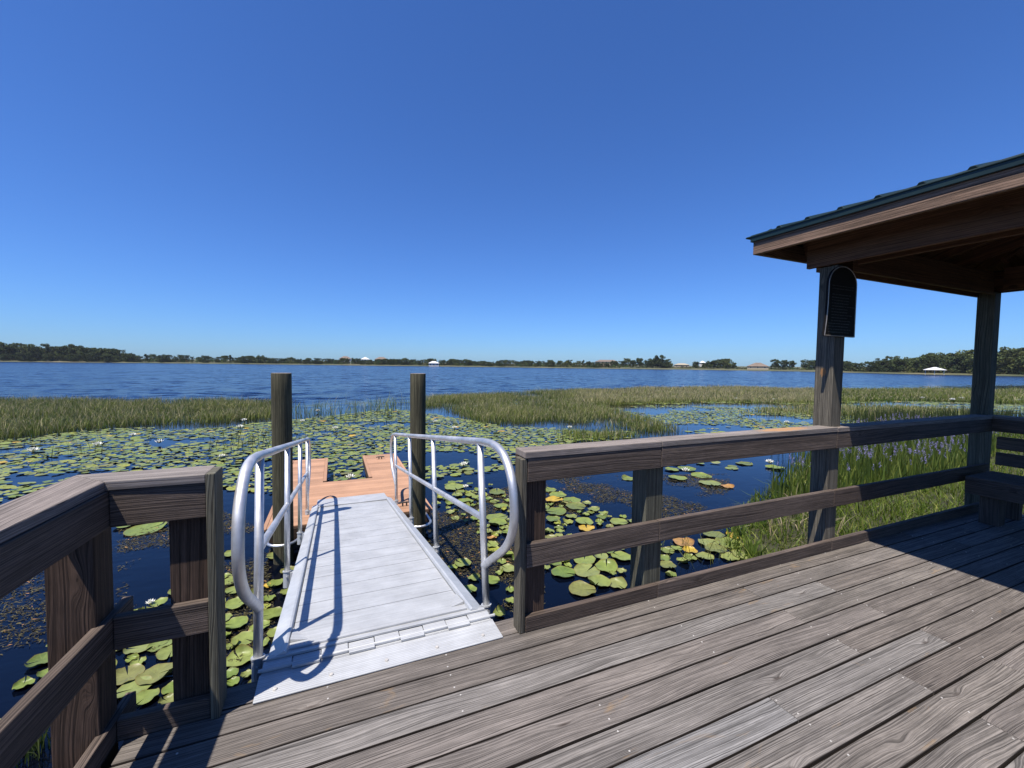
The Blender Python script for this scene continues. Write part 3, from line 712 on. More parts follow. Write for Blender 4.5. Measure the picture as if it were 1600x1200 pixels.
PADS = [(2.59, 4.36, 0.153, 'g'), (2.89, 4.29, 0.169, 'g'), (3.18, 4.28, 0.151, 'g'), (2.59, 3.93, 0.154, 'g'), (2.87, 4.0, 0.14, 'g'), (3.05, 3.89, 0.113, 'r'), (3.57, 6.28, 0.182, 'g'), (3.33, 5.96, 0.123, 'g'), (4.01, 6.36, 0.181, 'g'), (4.15, 6.72, 0.173, 'g'), (3.83, 6.83, 0.167, 'y'), (4.04, 7.06, 0.173, 'g'), (4.07, 7.43, 0.139, 'g'), (3.76, 5.69, 0.158, 'g'), (3.65, 5.45, 0.134, 'y'), (4.29, 5.47, 0.149, 'g'), (4.52, 5.44, 0.075, 'g'), (3.54, 4.44, 0.146, 'g'), (3.03, 4.56, 0.149, 'g'), (2.62, 4.62, 0.088, 'g'), (3.93, 4.0, 0.109, 'g'), (3.81, 3.83, 0.07, 'g'), (6.17, 7.57, 0.156, 'g'), (8.14, 7.75, 0.216, 'g'), (7.26, 7.18, 0.211, 'g'), (7.98, 7.16, 0.231, 'g'), (7.61, 6.59, 0.228, 'g'), (7.74, 7.85, 0.172, 'g'), (10.09, 7.66, 0.217, 'g'), (10.42, 7.05, 0.224, 'g'), (7.78, 6.29, 0.136, 'o'), (4.54, 4.22, 0.103, 'y'), (4.69, 4.49, 0.158, 'o'), (5.32, 4.52, 0.166, 'g'), (5.29, 4.21, 0.191, 'g'), (5.02, 4.33, 0.149, 'g'), (4.92, 4.12, 0.144, 'g'), (4.6, 4.02, 0.123, 'g'), (4.9, 3.88, 0.123, 'g'), (5.1, 3.87, 0.124, 'g'), (5.57, 4.34, 0.121, 'y'), (4.26, 4.36, 0.095, 'g'), (4.44, 4.37, 0.08, 'g'), (-2.66, 7.89, 0.253, 'g'), (-2.98, 8.2, 0.182, 'g'), (-2.3, 4.7, 0.1, 'g'), (-1.46, 4.03, 0.118, 'g'), (-1.56, 4.21, 0.117, 'g'), (-1.35, 4.14, 0.129, 'g'), (-1.34, 4.43, 0.104, 'g'), (-1.46, 4.57, 0.095, 'g'), (-1.16, 3.92, 0.093, 'g'), (-1.34, 3.87, 0.09, 'g'), (-1.27, 6.45, 0.105, 'g'), (-0.96, 5.06, 0.111, 'g'), (-1.04, 5.38, 0.103, 'g'), (-0.91, 4.66, 0.116, 'g'), (-0.78, 4.39, 0.11, 'g'), (-0.77, 4.11, 0.114, 'g'), (-0.77, 3.82, 0.053, 'g'), (-0.87, 4.33, 0.06, 'g'), (-1.62, 4.6, 0.105, 'g'), (-0.72, 6.15, 0.12, 'g'), (-0.64, 5.36, 0.091, 'g'), (-1.27, 6.4, 0.08, 'g'), (-0.99, 5.15, 0.091, 'g'), (-0.78, 4.39, 0.101, 'g'), (-0.75, 4.09, 0.116, 'g'), (-0.77, 3.8, 0.048, 'g'), (-0.67, 5.05, 0.066, 'g'), (-1.06, 5.39, 0.068, 'g'), (-0.73, 5.34, 0.048, 'y'), (2.98, 7.64, 0.172, 'g'), (2.76, 6.88, 0.133, 'g'), (2.5, 6.4, 0.186, 'g'), (2.41, 6.15, 0.159, 'g'), (2.24, 7.37, 0.161, 'g'), (2.29, 8.31, 0.216, 'g'), (2.43, 7.68, 0.108, 'g'), (1.52, 4.64, 0.074, 'g'), (2.01, 5.26, 0.119, 'y2'), (1.4, 4.4, 0.083, 'g'), (2.75, 7.17, 0.092, 'g'), (2.69, 7.34, 0.082, 'g'), (1.83, 4.25, 0.054, 'g'), (1.73, 4.02, 0.057, 'g'), (1.54, 3.85, 0.066, 'g'), (1.52, 4.63, 0.066, 'g'), (1.44, 4.36, 0.046, 'g'), (1.5, 5.03, 0.109, 'g'), (1.36, 5.0, 0.067, 'g'), (2.11, 5.61, 0.077, 'o'), (2.04, 5.42, 0.1, 'g'), (2.42, 6.22, 0.154, 'g'), (2.53, 6.4, 0.128, 'g')]
FLOW = [(2.95, 9.86), (2.47, 8.12), (0.32, 10.77), (0.02, 16.99), (-1.79, 5.37), (7.8, 7.47), (10.6, 7.32), (8.72, 14.38), (19.13, 12.47), (-6.38, 15.81), (-4.94, 15.81), (-2.76, 12.99), (-3.54, 20.53), (-3.31, 18.43), (-7.5, 15.29), (-6.18, 17.54), (4.3, 15.7), (7.64, 23.13), (3.98, 17.66), (-1.27, 19.59), (-0.81, 23.35), (47.41, 19.19), (47.35, 17.24), (50.3, 17.75), (52.72, 15.16), (20.54, 25.04), (28.85, 22.82), (31.45, 21.53)]
POLY = {'P1': [(-10.43, 16.78), (-9.56, 17.99), (-8.04, 19.87), (-2.33, 20.14), (3.28, 24.41), (5.8, 17.92), (6.34, 16.09), (10.94, 12.79), (7.53, 11.99), (5.03, 10.32), (3.68, 9.32), (2.38, 9.2), (0.94, 8.94), (-1.42, 9.29), (-2.23, 10.14), (-5.12, 12.6), (-5.53, 10.34), (-5.85, 9.35)], 'P2': [(15.75, 22.82), (29.0, 16.84), (36.53, 10.25), (31.96, 8.96), (18.28, 10.46), (13.18, 13.06), (14.29, 17.23)], 'R1': [(-10.25, 16.12), (-9.71, 18.27), (-9.22, 19.11), (-8.19, 20.24), (-6.95, 21.05), (-4.78, 20.93), (-2.55, 22.01), (-3.1, 29.9), (-8.36, 32.27), (-13.59, 33.69), (-18.25, 34.5), (-21.93, 34.68)], 'R1s': [(-2.55, 22.01), (-0.08, 19.4), (2.8, 20.83), (4.35, 26.49), (1.28, 25.74), (-3.21, 27.81)], 'R2': [(4.45, 24.82), (5.78, 19.9), (6.08, 16.97), (7.15, 16.62), (8.99, 17.12), (10.69, 15.46), (11.05, 12.92), (12.65, 12.54), (13.52, 14.97), (14.22, 18.75), (15.5, 22.45), (19.7, 23.13), (31.05, 36.5), (18.34, 35.03), (10.58, 32.73), (6.98, 30.95)], 'R3': [(14.27, 22.8), (25.26, 22.64), (32.69, 19.0), (52.89, 30.82), (44.3, 35.09), (31.05, 36.5), (20.02, 32.02)], 'R4': [(32.69, 19.0), (39.18, 19.44), (45.98, 18.24), (51.15, 14.4), (79.93, 22.57), (69.08, 27.45), (52.89, 30.82)], 'R5': [(19.69, 15.54), (24.36, 13.5), (34.31, 11.58), (38.49, 12.43), (35.6, 15.77), (31.95, 17.74), (24.73, 17.31)], 'R6': [(7.12, 12.14), (8.94, 11.75), (10.53, 12.31), (9.97, 13.12), (8.0, 13.19)], 'R7': [(20.97, 10.83), (28.49, 9.17), (31.18, 8.73), (36.53, 10.25), (27.95, 12.36), (24.14, 12.49)], 'NOTCH': [(-0.1, 8.6), (0.56, 8.6), (0.56, 10.6), (-0.1, 10.6)], 'P3': [(5.03, 10.32), (7.53, 11.99), (12.91, 12.8), (18.1, 10.35), (12.47, 7.18), (9.73, 6.75), (6.37, 7.41), (3.69, 6.25), (3.16, 6.45), (4.15, 8.83)], 'R5x': [(25.38, 13.75), (34.1, 9.56), (42.62, 11.98), (33.6, 18.24)], 'RP': [(15.59, 23.32), (32.1, 18.66), (34.57, 20.11), (42.62, 11.98), (49.19, 13.85), (37.46, 21.79), (20.41, 23.96)], 'R1t': [(-3.4, 12.99), (-1.47, 14.05), (0.89, 18.09), (3.19, 19.45), (-2.46, 21.27), (-4.54, 19.89), (-6.91, 14.28), (-3.89, 14.92)], 'ST': [(9.02, 5.88), (10.78, 6.05), (15.99, 9.03), (14.86, 9.42)], 'WA': [(2.98, 5.62), (4.76, 5.35), (6.78, 5.41), (8.83, 7.08), (4.86, 8.26), (3.96, 7.79)], 'WB': [(1.05, 6.38), (1.26, 4.83), (1.67, 3.83), (1.98, 3.7), (4.58, 8.67), (2.43, 7.48), (1.67, 7.38)], 'WC': [(-0.89, 3.93), (-0.52, 4.29), (-0.94, 7.16), (-2.04, 8.81), (-3.39, 8.99), (-1.87, 4.84)], 'WD': [(-2.2, 3.9), (-1.72, 4.42), (-2.94, 7.7), (-4.62, 7.91)]}
placed = []; grid = {}
def clash(x, y, r, k=.86):
    g = (int(x // .5), int(y // .5))
    for i in (-1, 0, 1):
        for j in (-1, 0, 1):
            for (a, b, c) in grid.get((g[0] + i, g[1] + j), ()):
                if (a - x) ** 2 + (b - y) ** 2 < ((r + c) * k) ** 2: return True
    return False
def put(x, y, r): grid.setdefault((int(x // .5), int(y // .5)), []).append((x, y, r))
def dist_(p): return math.hypot(p[0], p[1])
pads = []
for x, y, r, c in PADS:
    if clash(x, y, r, .48): continue
    put(x, y, r); pads.append((x, y, r, c, 1))
def in_dock(x, y, r): return DX0 - r * .8 < x < DX1 + r * .8 and DY0 - r < y < DY2 + r * .8 and not (NX0 + .05 < x < NX1 - .05 and y > DY1 + .1)
def bb(P): xs_ = [p[0] for p in P]; ys_ = [p[1] for p in P]; return min(xs_), max(xs_), min(ys_), max(ys_)
def scatter(P, N, r0, r1, thr, fs=.45, sp=.86):
    x0, x1, y0, y1 = bb(P)
    for _ in range(N):
        x, y = random.uniform(x0, x1), random.uniform(y0, y1); r = random.uniform(r0, r1)
        if not inpoly(x, y, P) or in_dock(x, y, r): continue
        if mn.noise(Vector((x * fs * .8, y * fs * 1.1, 3.3))) + .5 * mn.noise(Vector((x * fs * 2.5, y * fs * 3, 9))) < thr + random.uniform(-.12, .12): continue
        if clash(x, y, r, sp): continue
        put(x, y, r); q = random.random(); pads.append((x, y, r, 'y' if q < .003 else 'o' if q < .012 else 'y2' if q < .16 else 'g', 0))
scatter(POLY['P1'], 90000, .07, .15, -.16, sp=.92)
scatter(POLY['P1'], 25000, .05, .09, -.14)
for P_, n_ in (([(-2.6, 3.9), (-.5, 3.7), (-.45, 6.2), (-1.3, 6.0), (-2.3, 4.9)], 900), ([(1.3, 3.7), (2.3, 3.7), (3.9, 3.6), (5.3, 4.2), (5.2, 5.2), (4.4, 5.8), (4.2, 7.4), (2.3, 8.8), (1.6, 7.6), (2.1, 5.4)], 1500)):
    scatter(P_, n_, .045, .12, .0, .9, .9)
scatter(POLY['NOTCH'], 600, .09, .17, -1)
scatter(POLY['P2'], 60000, .06, .13, -.1)
scatter(POLY['P3'], 3000, .10, .17, .22)
scatter(POLY['R5x'], 14000, .14, .24, .0)
scatter(POLY['RP'], 30000, .08, .15, -.15, sp=.8)
pads.sort(key=lambda p: dist_(p) - (100 if p[4] else 0))
SZ = {'y': 'yellow', 'o': 'orange-brown', 'y2': 'pale green curling', 'g': 'round green', 'r': 'ragged-edged green'}
def where(x, y):
    if y < 6 and x < -.4: return 'on dark water seen through the left corner railing' if x < -1.15 else 'beside the left edge of the gangway'
    if x < -.4 and y < 8.6: return 'on open water behind the left railing'
    if x < 2.2 and y < 5.8: return 'beside the right edge of the gangway'
    if y < 5.2 and x < 3.6: return 'between the end post and middle post of the railing'
    if y < 5.2: return 'at the grassy bank beyond the railing'
    if NX0 < x < NX1 and DY1 < y < DY2 + .2: return 'inside the notch of the floating dock'
    if x > 2.6 and y < 8: return 'on open water seen over the railing middle board'
    if x > 1.4 and y < 10: return 'right of the floating dock'
    if x < DX0: return 'in the dense lily field left of the floating dock'
    return 'in the dense lily field beyond the floating dock'
for i, (x, y, r, c, mnl) in enumerate(pads[:300]):
    me = random.choice(pm[c]); o = bpy.data.objects.new('lily_pad', me); COL.objects.link(o)
    o.location = (x, y, WZ + .009 + .006 * (i % 4)); o.rotation_euler = (random.uniform(-.025, .025), random.uniform(-.025, .025), random.uniform(0, 6.28)); o.scale = (r, r * random.uniform(.93, 1), 1.)
    tag(o, label=SZ[c] + ' lily pad floating ' + where(x, y), cat='lily pad', group=('lily pads ' + where(x, y) if c == 'g' else SZ[c] + ' lily pads ' + where(x, y)))
def stuffpads(name, sel, mat, label):
    V = []; F = []; UVs = []; C = []
    for (x, y, r, c, _) in sel:
        n = 13; a0 = random.uniform(0, 6.28); b = len(V); tx, ty = random.gauss(0, .06), random.gauss(0, .06); z0 = WZ + .008 + random.uniform(0, .03); cc = random.random()
        V.append((x, y, z0))
        for k in range(n + 1):
            t = .12 + (2 * math.pi - .24) * k / n; px, py = r * math.cos(a0 + t), r * math.sin(a0 + t) * .96
            V.append((x + px, y + py, z0 + px * tx + py * ty + (.02 * random.random() ** 6)))
        for k in range(n):
            F.append((b, b + 1 + k, b + 2 + k)); UVs += [k / n, 0, k / n, 1, (k + 1) / n, 1]; C += [cc, .5, .5, 1] * 3
    me = bpy.data.meshes.new(name); me.from_pydata(V, [], F); me.uv_layers.new(name='UVMap').data.foreach_set('uv', UVs)
    me.color_attributes.new('brd', 'FLOAT_COLOR', 'CORNER').data.foreach_set('color', C); me.materials.append(mat); me.update()
    o = bpy.data.objects.new(name, me); COL.objects.link(o); tag(o, kind='stuff', label=label)
rest = pads[300:]
stuffpads('distant_lily_pads', [p for p in rest if p[3] in 'g'], m_padg, 'dense field of small green lily pads out towards the reeds')
stuffpads('distant_pale_lily_pads', [p for p in rest if p[3] == 'y2'], m_padd, 'pale curling lily pads dotted through the distant lily field')
stuffpads('distant_yellow_lily_pads', [p for p in rest if p[3] in ('y', 'o')], m_pady, 'few yellow lily pads dotted through the distant lily field')
print('PADS', len(pads))

# ------------------------------------------------------------------ white water lilies
def make_flower():
    root = empty('water_lily', (0, 0, 0)); mb = MB()
    for ring, (n, L, el, w_) in enumerate(((8, .07, .35, .022), (8, .062, .75, .02), (6, .05, 1.1, .016))):
        for k in range(n):
            a = 2 * math.pi * (k + .5 * ring) / n; b = len(mb.v)
            for t, ww in ((0, .25), (.35, .9), (.7, .95), (1, .05)):
                ee = el + .3 * t; px = L * t * math.cos(ee); pz = L * t * math.sin(ee) + .004
                for s in (-1, 1): mb.v.append(Vector((px * math.cos(a) - s * w_ * .5 * ww * math.sin(a), px * math.sin(a) + s * w_ * .5 * ww * math.cos(a), pz)))
            for q in range(3): mb.face((b + 2 * q, b + 2 * q + 1, b + 2 * q + 3, b + 2 * q + 2))
    mb.build('petals', [m_petal], root)
    mb = MB(); mb.tube([(0, 0, .004), (0, 0, .018), (0, 0, .028)], .012, 10, rs=[.010, .014, .009]); mb.build('stamens', [m_stamen], root)
    return root
fl0 = make_flower()
FL = {0: 'beyond the floating dock notch, right of the right pile', 1: 'open white blossom right of the gangway handrail', 2: '', 4: '', 5: '', 6: '', 7: ''}
names = ['white water lily blossom right of the right mooring pile, farther one', 'white water lily open on dark water just right of the right handrail', 'white water lily blossom inside the notch of the floating dock', 'white water lily beyond the dock in line with its notch', 'small white blossom on weedy water seen through the left corner railing', 'white blossom seen through the railing right of its middle post', 'white blossom beside a pad close to the left side of the shelter post', 'white blossom at the edge of a grass clump above the railing', 'white blossom just above the cap rail left of the shelter post', 'white blossom in the lily field above the left corner railing', 'large white blossom in the field above the left end board', 'white blossom left of the curved handrail end, nearest there']
for i, (x, y) in enumerate(FLOW):
    if i == 0: o = fl0
    else:
        o = fl0.copy(); COL.objects.link(o)
        for ch in fl0.children: c = ch.copy(); COL.objects.link(c); c.parent = o
    big = dist_((x, y)); s_ = (1.5 if big < 9 else 1.9 if big < 16 else 2.4 if big < 30 else 3.6) * random.uniform(.8, 1.1)
    if i == 4: s_ = .8
    if i == 2: x, y = .30, 9.6
    o.location = (x, y, WZ + .02 + .01 * s_); o.scale = (s_, s_, s_); o.rotation_euler = (0, 0, random.uniform(0, 6))
    far_ = 'small white blossom far out at the reed edge' if big > 18 else 'small white water lily blossom scattered in the left lily field' if x < 0 else 'small white water lily blossom in the lily field by the centre reeds'
    tag(o, label=names[i] if i < len(names) else far_, cat='water lily', group='white water lily blossoms' if i < len(names) else far_ + 's')

# ================================================================== reeds, grass, weeds (numpy blade meshes)
def poly_pts(P, dens, thr=None, fs=.3):
    x0, x1, y0, y1 = bb(P); N = int((x1 - x0) * (y1 - y0) * dens); x = rng.uniform(x0, x1, N); y = rng.uniform(y0, y1, N)
    c = np.zeros(N, bool); j = len(P) - 1
    for i in range(len(P)):
        xi, yi, xj, yj = *P[i], *P[j]
        m = ((yi > y) != (yj > y)) & (x < (xj - xi) * (y - yi) / (yj - yi + 1e-9) + xi); c ^= m; j = i
    x, y = x[c], y[c]
    nz = np.array([mn.noise(Vector((a * fs, b * fs, 1.7))) + .5 * mn.noise(Vector((a * fs * 3, b * fs * 3, 5.))) for a, b in zip(x, y)]) if len(x) else np.zeros(0)
    if thr is not None:
        k = nz > thr + rng.uniform(-.15, .15, len(x)); x, y, nz = x[k], y[k], nz[k]
    return x, y, nz
def blades(name, x, y, z, h, w_, lean, colA, colB, tip, label, segs=3, mat=m_grass, flat=False, tipfrac=.5, az=None, patch=None):
    N = len(x); z = np.broadcast_to(z, N).astype(float); h = np.broadcast_to(h, N); w_ = np.broadcast_to(w_, N)
    az = rng.uniform(0, 2 * np.pi, N) if az is None else az; fa = rng.uniform(0, 2 * np.pi, N); ln = np.abs(rng.normal(0, 1, N)) * lean
    dx, dy = np.cos(az), np.sin(az); sx, sy = np.cos(fa), np.sin(fa)
    V = np.zeros((N, segs * 2 + 1, 3), np.float32); T = np.zeros((N, segs * 2 + 1, 4), np.float32); T[..., 3] = 1
    k = rng.uniform(0, 1, N)[:, None]; k = np.clip(k + (patch * .9)[:, None], 0, 1.3) if patch is not None else k; base = np.array(colA) * (1 - k) + np.array(colB) * k; base = base * rng.uniform(.7, 1.25, N)[:, None]; tp = rng.uniform(0, 1, N) < tipfrac
    for s in range(segs + 1):
        t = s / segs; bend = ln * h * t ** 1.8; cx_ = x + dx * bend; cy = y + dy * bend; cz = z + h * t * np.sqrt(np.clip(1 - (ln * t * .7) ** 2, .1, 1))
        ww = w_ * (1 - t ** 2.2) * .5 * (0.7 + .6 * min(t * 3, 1))
        col = base.copy(); col[tp] = base[tp] * (1 - t) + np.array(tip) * t * rng.uniform(.7, 1.2, tp.sum())[:, None]
        if s < segs:
            V[:, 2 * s, 0] = cx_ - sx * ww; V[:, 2 * s, 1] = cy - sy * ww; V[:, 2 * s, 2] = cz
            V[:, 2 * s + 1, 0] = cx_ + sx * ww; V[:, 2 * s + 1, 1] = cy + sy * ww; V[:, 2 * s + 1, 2] = cz
            T[:, 2 * s, :3] = col; T[:, 2 * s + 1, :3] = col
        else:
            V[:, 2 * s, 0] = cx_; V[:, 2 * s, 1] = cy; V[:, 2 * s, 2] = cz; T[:, 2 * s, :3] = col
    nv = segs * 2 + 1; b = (np.arange(N) * nv)[:, None]
    quads = np.concatenate([b + np.array([2 * s, 2 * s + 1, 2 * s + 3, 2 * s + 2]) for s in range(segs - 1)], 1).reshape(-1, 4); tris = (b + np.array([2 * segs - 2, 2 * segs - 1, 2 * segs])).reshape(-1, 3)
    me = bpy.data.meshes.new(name); me.vertices.add(N * nv); me.vertices.foreach_set('co', V.ravel())
    loops = np.concatenate([quads.ravel(), tris.ravel()]); me.loops.add(len(loops)); me.loops.foreach_set('vertex_index', loops.astype(np.int32))
    st = np.concatenate([np.arange(len(quads)) * 4, len(quads) * 4 + np.arange(len(tris)) * 3]).astype(np.int32)
    me.polygons.add(len(st)); me.polygons.foreach_set('loop_start', st)
    me.update(calc_edges=True); me.validate()
    ca = me.color_attributes.new('tint', 'FLOAT_COLOR', 'POINT'); ca.data.foreach_set('color', T.ravel()); me.materials.append(mat)
    o = bpy.data.objects.new(name, me); COL.objects.link(o); tag(o, kind='stuff', label=label); return o
GA, GB, TIP = (.075, .120, .016), (.155, .19, .034), (.44, .37, .22)
def reedband(name, P, dens, h0, h1, w_, label, thr=None, tipf=.45, A=GA, B=GB, tip=TIP, lean=.42):
    x, y, nz = poly_pts(P, dens, thr)
    x = x + rng.normal(0, .22, len(x)); y = y + rng.normal(0, .3, len(x)) * (1 + y / 40)
    h = rng.uniform(h0, h1, len(x)) * (1 + .6 * nz) * np.where(rng.uniform(0, 1, len(x)) < .08, 1.3, 1)
    blades(name, x, y, WZ - .03, h, w_ * rng.uniform(.7, 1.3, len(x)), lean, A, B, tip, label, tipfrac=tipf, patch=nz)
reedband('reed_bed', POLY['R1'], 250, .20, .42, .013, 'wide olive green reed bed across the left water', thr=-.42)
reedband('sparse_reeds', POLY['R1s'], 26, .4, .75, .014, 'thin sparse reeds standing in the water left of centre', thr=-.1, tipf=.2)
reedband('sparse_reeds', POLY['R1t'], 22, .25, .6, .012, 'thin dark reeds among the lily pads left of the left pile', thr=.0, tipf=.1, A=(.03, .045, .012), B=(.07, .09, .03))
reedband('reed_bed', POLY['R2'], 230, .20, .42, .014, 'green reed bed at the centre behind the right pile', thr=-.3)
reedband('reed_bed', POLY['R3'], 110, .3, .5, .025, 'long tan-topped reed bed far out at centre right', tipf=.75)
reedband('reed_bed', POLY['R4'], 60, .3, .5, .035, 'far reed bed seen between the two shelter posts', tipf=.35)
reedband('reed_bed', POLY['R5'], 85, .15, .34, .022, 'low thin reed strip in the water right of the shelter post', thr=-.1, tipf=.6)
reedband('grass_clump', POLY['R6'], 230, .22, .4, .016, 'small bright green grass clump above the railing', tipf=.25)
reedband('dark_reeds', POLY['R7'], 60, .45, .7, .02, 'dark upright reeds just above the shaded cap rail', tipf=.05, A=(.022, .035, .012), B=(.05, .07, .02), lean=.12)
reedband('emergent_stems', POLY['ST'], 45, .35, .75, .012, 'dark thin stems rising from the water left of the shelter post', thr=-.05, tipf=.1, A=(.02, .03, .01), B=(.06, .08, .02), lean=.3)
# marsh grass on the bank
def near(P, xmax): return [p for p in P]
GR = [(4.85, 3.5), (5.05, 4.0), (5.4, 4.4), (6.2, 4.85), (7.3, 5.4), (8.6, 5.9), (10.4, 6.4), (13, 7.3), (17, 8.2), (24, 8.5), (45, 8.8), (45, -3), (14, -2), (6.9, 1), (6.9, 2.2), (5.6, 2.5)]
x, y, nz = poly_pts(GR, 420, None, .8)
k = (x < 13) | (rng.uniform(0, 1, len(x)) < np.where(x < 20, .5, .2)); x, y, nz = x[k], y[k], nz[k]
blades('marsh_grass', x, y, WZ - .02, rng.uniform(.12, .34, len(x)) * (1 + .5 * nz), .011 * rng.uniform(.7, 1.5, len(x)) * np.where(x > 20, 2.5, 1), .75, (.05, .092, .010), (.12, .165, .02), (.26, .26, .07), 'low yellow-green marsh grass on the bank below the railing', tipfrac=.2)
ST2 = [(5.6, 3.8), (6.3, 4.6), (7.6, 5.0), (8.6, 5.1), (8.0, 4.2), (6.6, 3.4)]
x, y, nz = poly_pts(ST2, 60, .12, 1.2)
blades('dry_straw', x, y, WZ + .02, rng.uniform(.25, .5, len(x)), .010, 1.0, (.28, .22, .13), (.38, .31, .2), (.42, .35, .24), 'pale dry straw lying over the marsh grass', tipfrac=1.)
# pickerelweed: broad leaves and purple spikes
PK = [(7.4, 5.0), (8.6, 5.9), (10.4, 6.5), (13, 7.5), (17, 8.5), (21, 9.2), (21, 6.2), (15, 4.9), (10, 4.2)]
x, y, nz = poly_pts(PK, 120, -.4, .5)
blades('pickerelweed_leaves', x, y, WZ - .03, rng.uniform(.42, .78, len(x)) * (1 + .2 * nz), .028 * rng.uniform(.6, 1.3, len(x)), .2, (.032, .060, .012), (.08, .12, .02), (.16, .19, .035), 'tall broad green pickerelweed leaves behind the railing', segs=4, tipfrac=.35)
x, y, nz = poly_pts(PK, 22, -.4, .5); n = len(x)
hh = rng.uniform(.62, .88, n)
blades('pickerelweed_stems', x, y, WZ - .02, hh, .012, .12, (.06, .1, .02), (.1, .14, .03), (.1, .14, .03), 'thin stems under the purple pickerelweed flowers', tipfrac=0)
V = []; F = []; C = []
for i in range(n):
    if y[i] > 9: continue
    for q in range(26):
        t = q / 26; a = rng.uniform(0, 6.28); r = .018 * (1 - .5 * t); px = x[i] + r * math.cos(a); py = y[i] + r * math.sin(a); pz = WZ + hh[i] * .97 - .02 + .11 * t; b = len(V); s = .011
        for _ in range(3): V.append((px + rng.uniform(-s, s), py + rng.uniform(-s, s), pz + rng.uniform(-s, s)))
        F.append((b, b + 1, b + 2)); c = rng.uniform(.75, 1.2); C += [.26 * c, .23 * c, .46 * c, 1] * 3
me = bpy.data.meshes.new('pickerelweed_flowers'); me.from_pydata(V, [], F); me.color_attributes.new('tint', 'FLOAT_COLOR', 'POINT').data.foreach_set('color', C); me.materials.append(m_grass); me.update()
o = bpy.data.objects.new('pickerelweed_flowers', me); COL.objects.link(o); tag(o, kind='stuff', label='pale purple pickerelweed flower spikes behind the railing')
# sword leaved clumps at the bank edge
def clump(x, y, n_, h, w_, lab, A=(.05, .09, .014), B=(.10, .155, .028), tip=(.15, .2, .04)):
    px = x + rng.normal(0, .05, n_); py = y + rng.normal(0, .05, n_)
    o = blades('sedge_clump', px, py, WZ - .03, rng.uniform(.6, 1, n_) * h, w_, .35, A, B, tip, lab, segs=4)
    del o['kind']; tag(o, cat='plant', group='upright leafy clumps at the bank edge')
for i, (x, y) in enumerate(((5.15, 3.75), (5.6, 4.25), (6.15, 4.4))):
    clump(x, y, 16, .42, .03, ['broad-leaved green clump at the bank edge nearest the middle post', 'broad-leaved green clump in the middle of three along the bank edge', 'broad-leaved green clump at the bank edge nearest the shelter post'][i])
clump(-1.85, 3.6, 60, .3, .008, 'small tuft of green grass in dark water at the lower left', (.04, .07, .015), (.10, .14, .03), (.2, .22, .08))
x = np.concatenate([rng.normal(4.55, .28, 34)]); y = np.concatenate([rng.normal(4.05, .22, 34)])
blades('thin_rushes', x, y, WZ - .02, rng.uniform(.2, .55, 34), .006, .9, (.03, .05, .01), (.08, .1, .02), (.2, .2, .06), 'thin dark arching rushes among the pads by the bank')
# floating weeds
def weed(P, dens, thr, lab, fs=.8):
    x, y, nz = poly_pts(P, dens, thr, fs); N = len(x)
    L = rng.uniform(.02, .07, N)
    V = np.zeros((N, 4, 3), np.float32); a = rng.normal(2.6, .8, N); wv = rng.uniform(.002, .0045, N); bend = rng.uniform(-.5, .5, N)
    dx, dy = np.cos(a), np.sin(a); z = WZ + rng.uniform(.001, .012, N)
    for k, (t, s) in enumerate(((-.5, 0), (0, -1), (.5, 0), (0, 1))):
        V[:, k, 0] = x + dx * L * t - dy * wv * s * 1.4 + (t == 0) * dy * L * bend * .4; V[:, k, 1] = y + dy * L * t + dx * wv * s * 1.4 - (t == 0) * dx * L * bend * .4; V[:, k, 2] = z + rng.uniform(-.002, .004, N)
    c = rng.uniform(0, 1, N) ** 2.2; cols = np.array((.020, .017, .007)) * (1 - c)[:, None] + np.array((.10, .088, .036)) * c[:, None]; hot = rng.uniform(0, 1, N) < .015; cols[hot] = (.38, .2, .08)
    T = np.ones((N, 4, 4), np.float32); T[..., :3] = cols[:, None, :]
    me = bpy.data.meshes.new('floating_weed'); me.vertices.add(N * 4); me.vertices.foreach_set('co', V.ravel()); me.loops.add(N * 4); me.loops.foreach_set('vertex_index', np.arange(N * 4, dtype=np.int32)); me.polygons.add(N); me.polygons.foreach_set('loop_start', np.arange(N, dtype=np.int32) * 4)
    me.update(calc_edges=True); me.color_attributes.new('tint', 'FLOAT_COLOR', 'POINT').data.foreach_set('color', T.ravel()); me.materials.append(m_weed)
    o = bpy.data.objects.new('floating_weed', me); COL.objects.link(o); tag(o, kind='stuff', label=lab)
weed(POLY['WA'], 2400, .0, 'brown mat of water weed beyond the railing')
weed(POLY['WB'], 2400, .02, 'brown mat of water weed right of the gangway')
weed(POLY['WC'], 2400, -.12, 'brown mat of water weed seen through the left corner railing')
weed(POLY['WD'], 1500, .08, 'loose drifting water weed at the lower left')

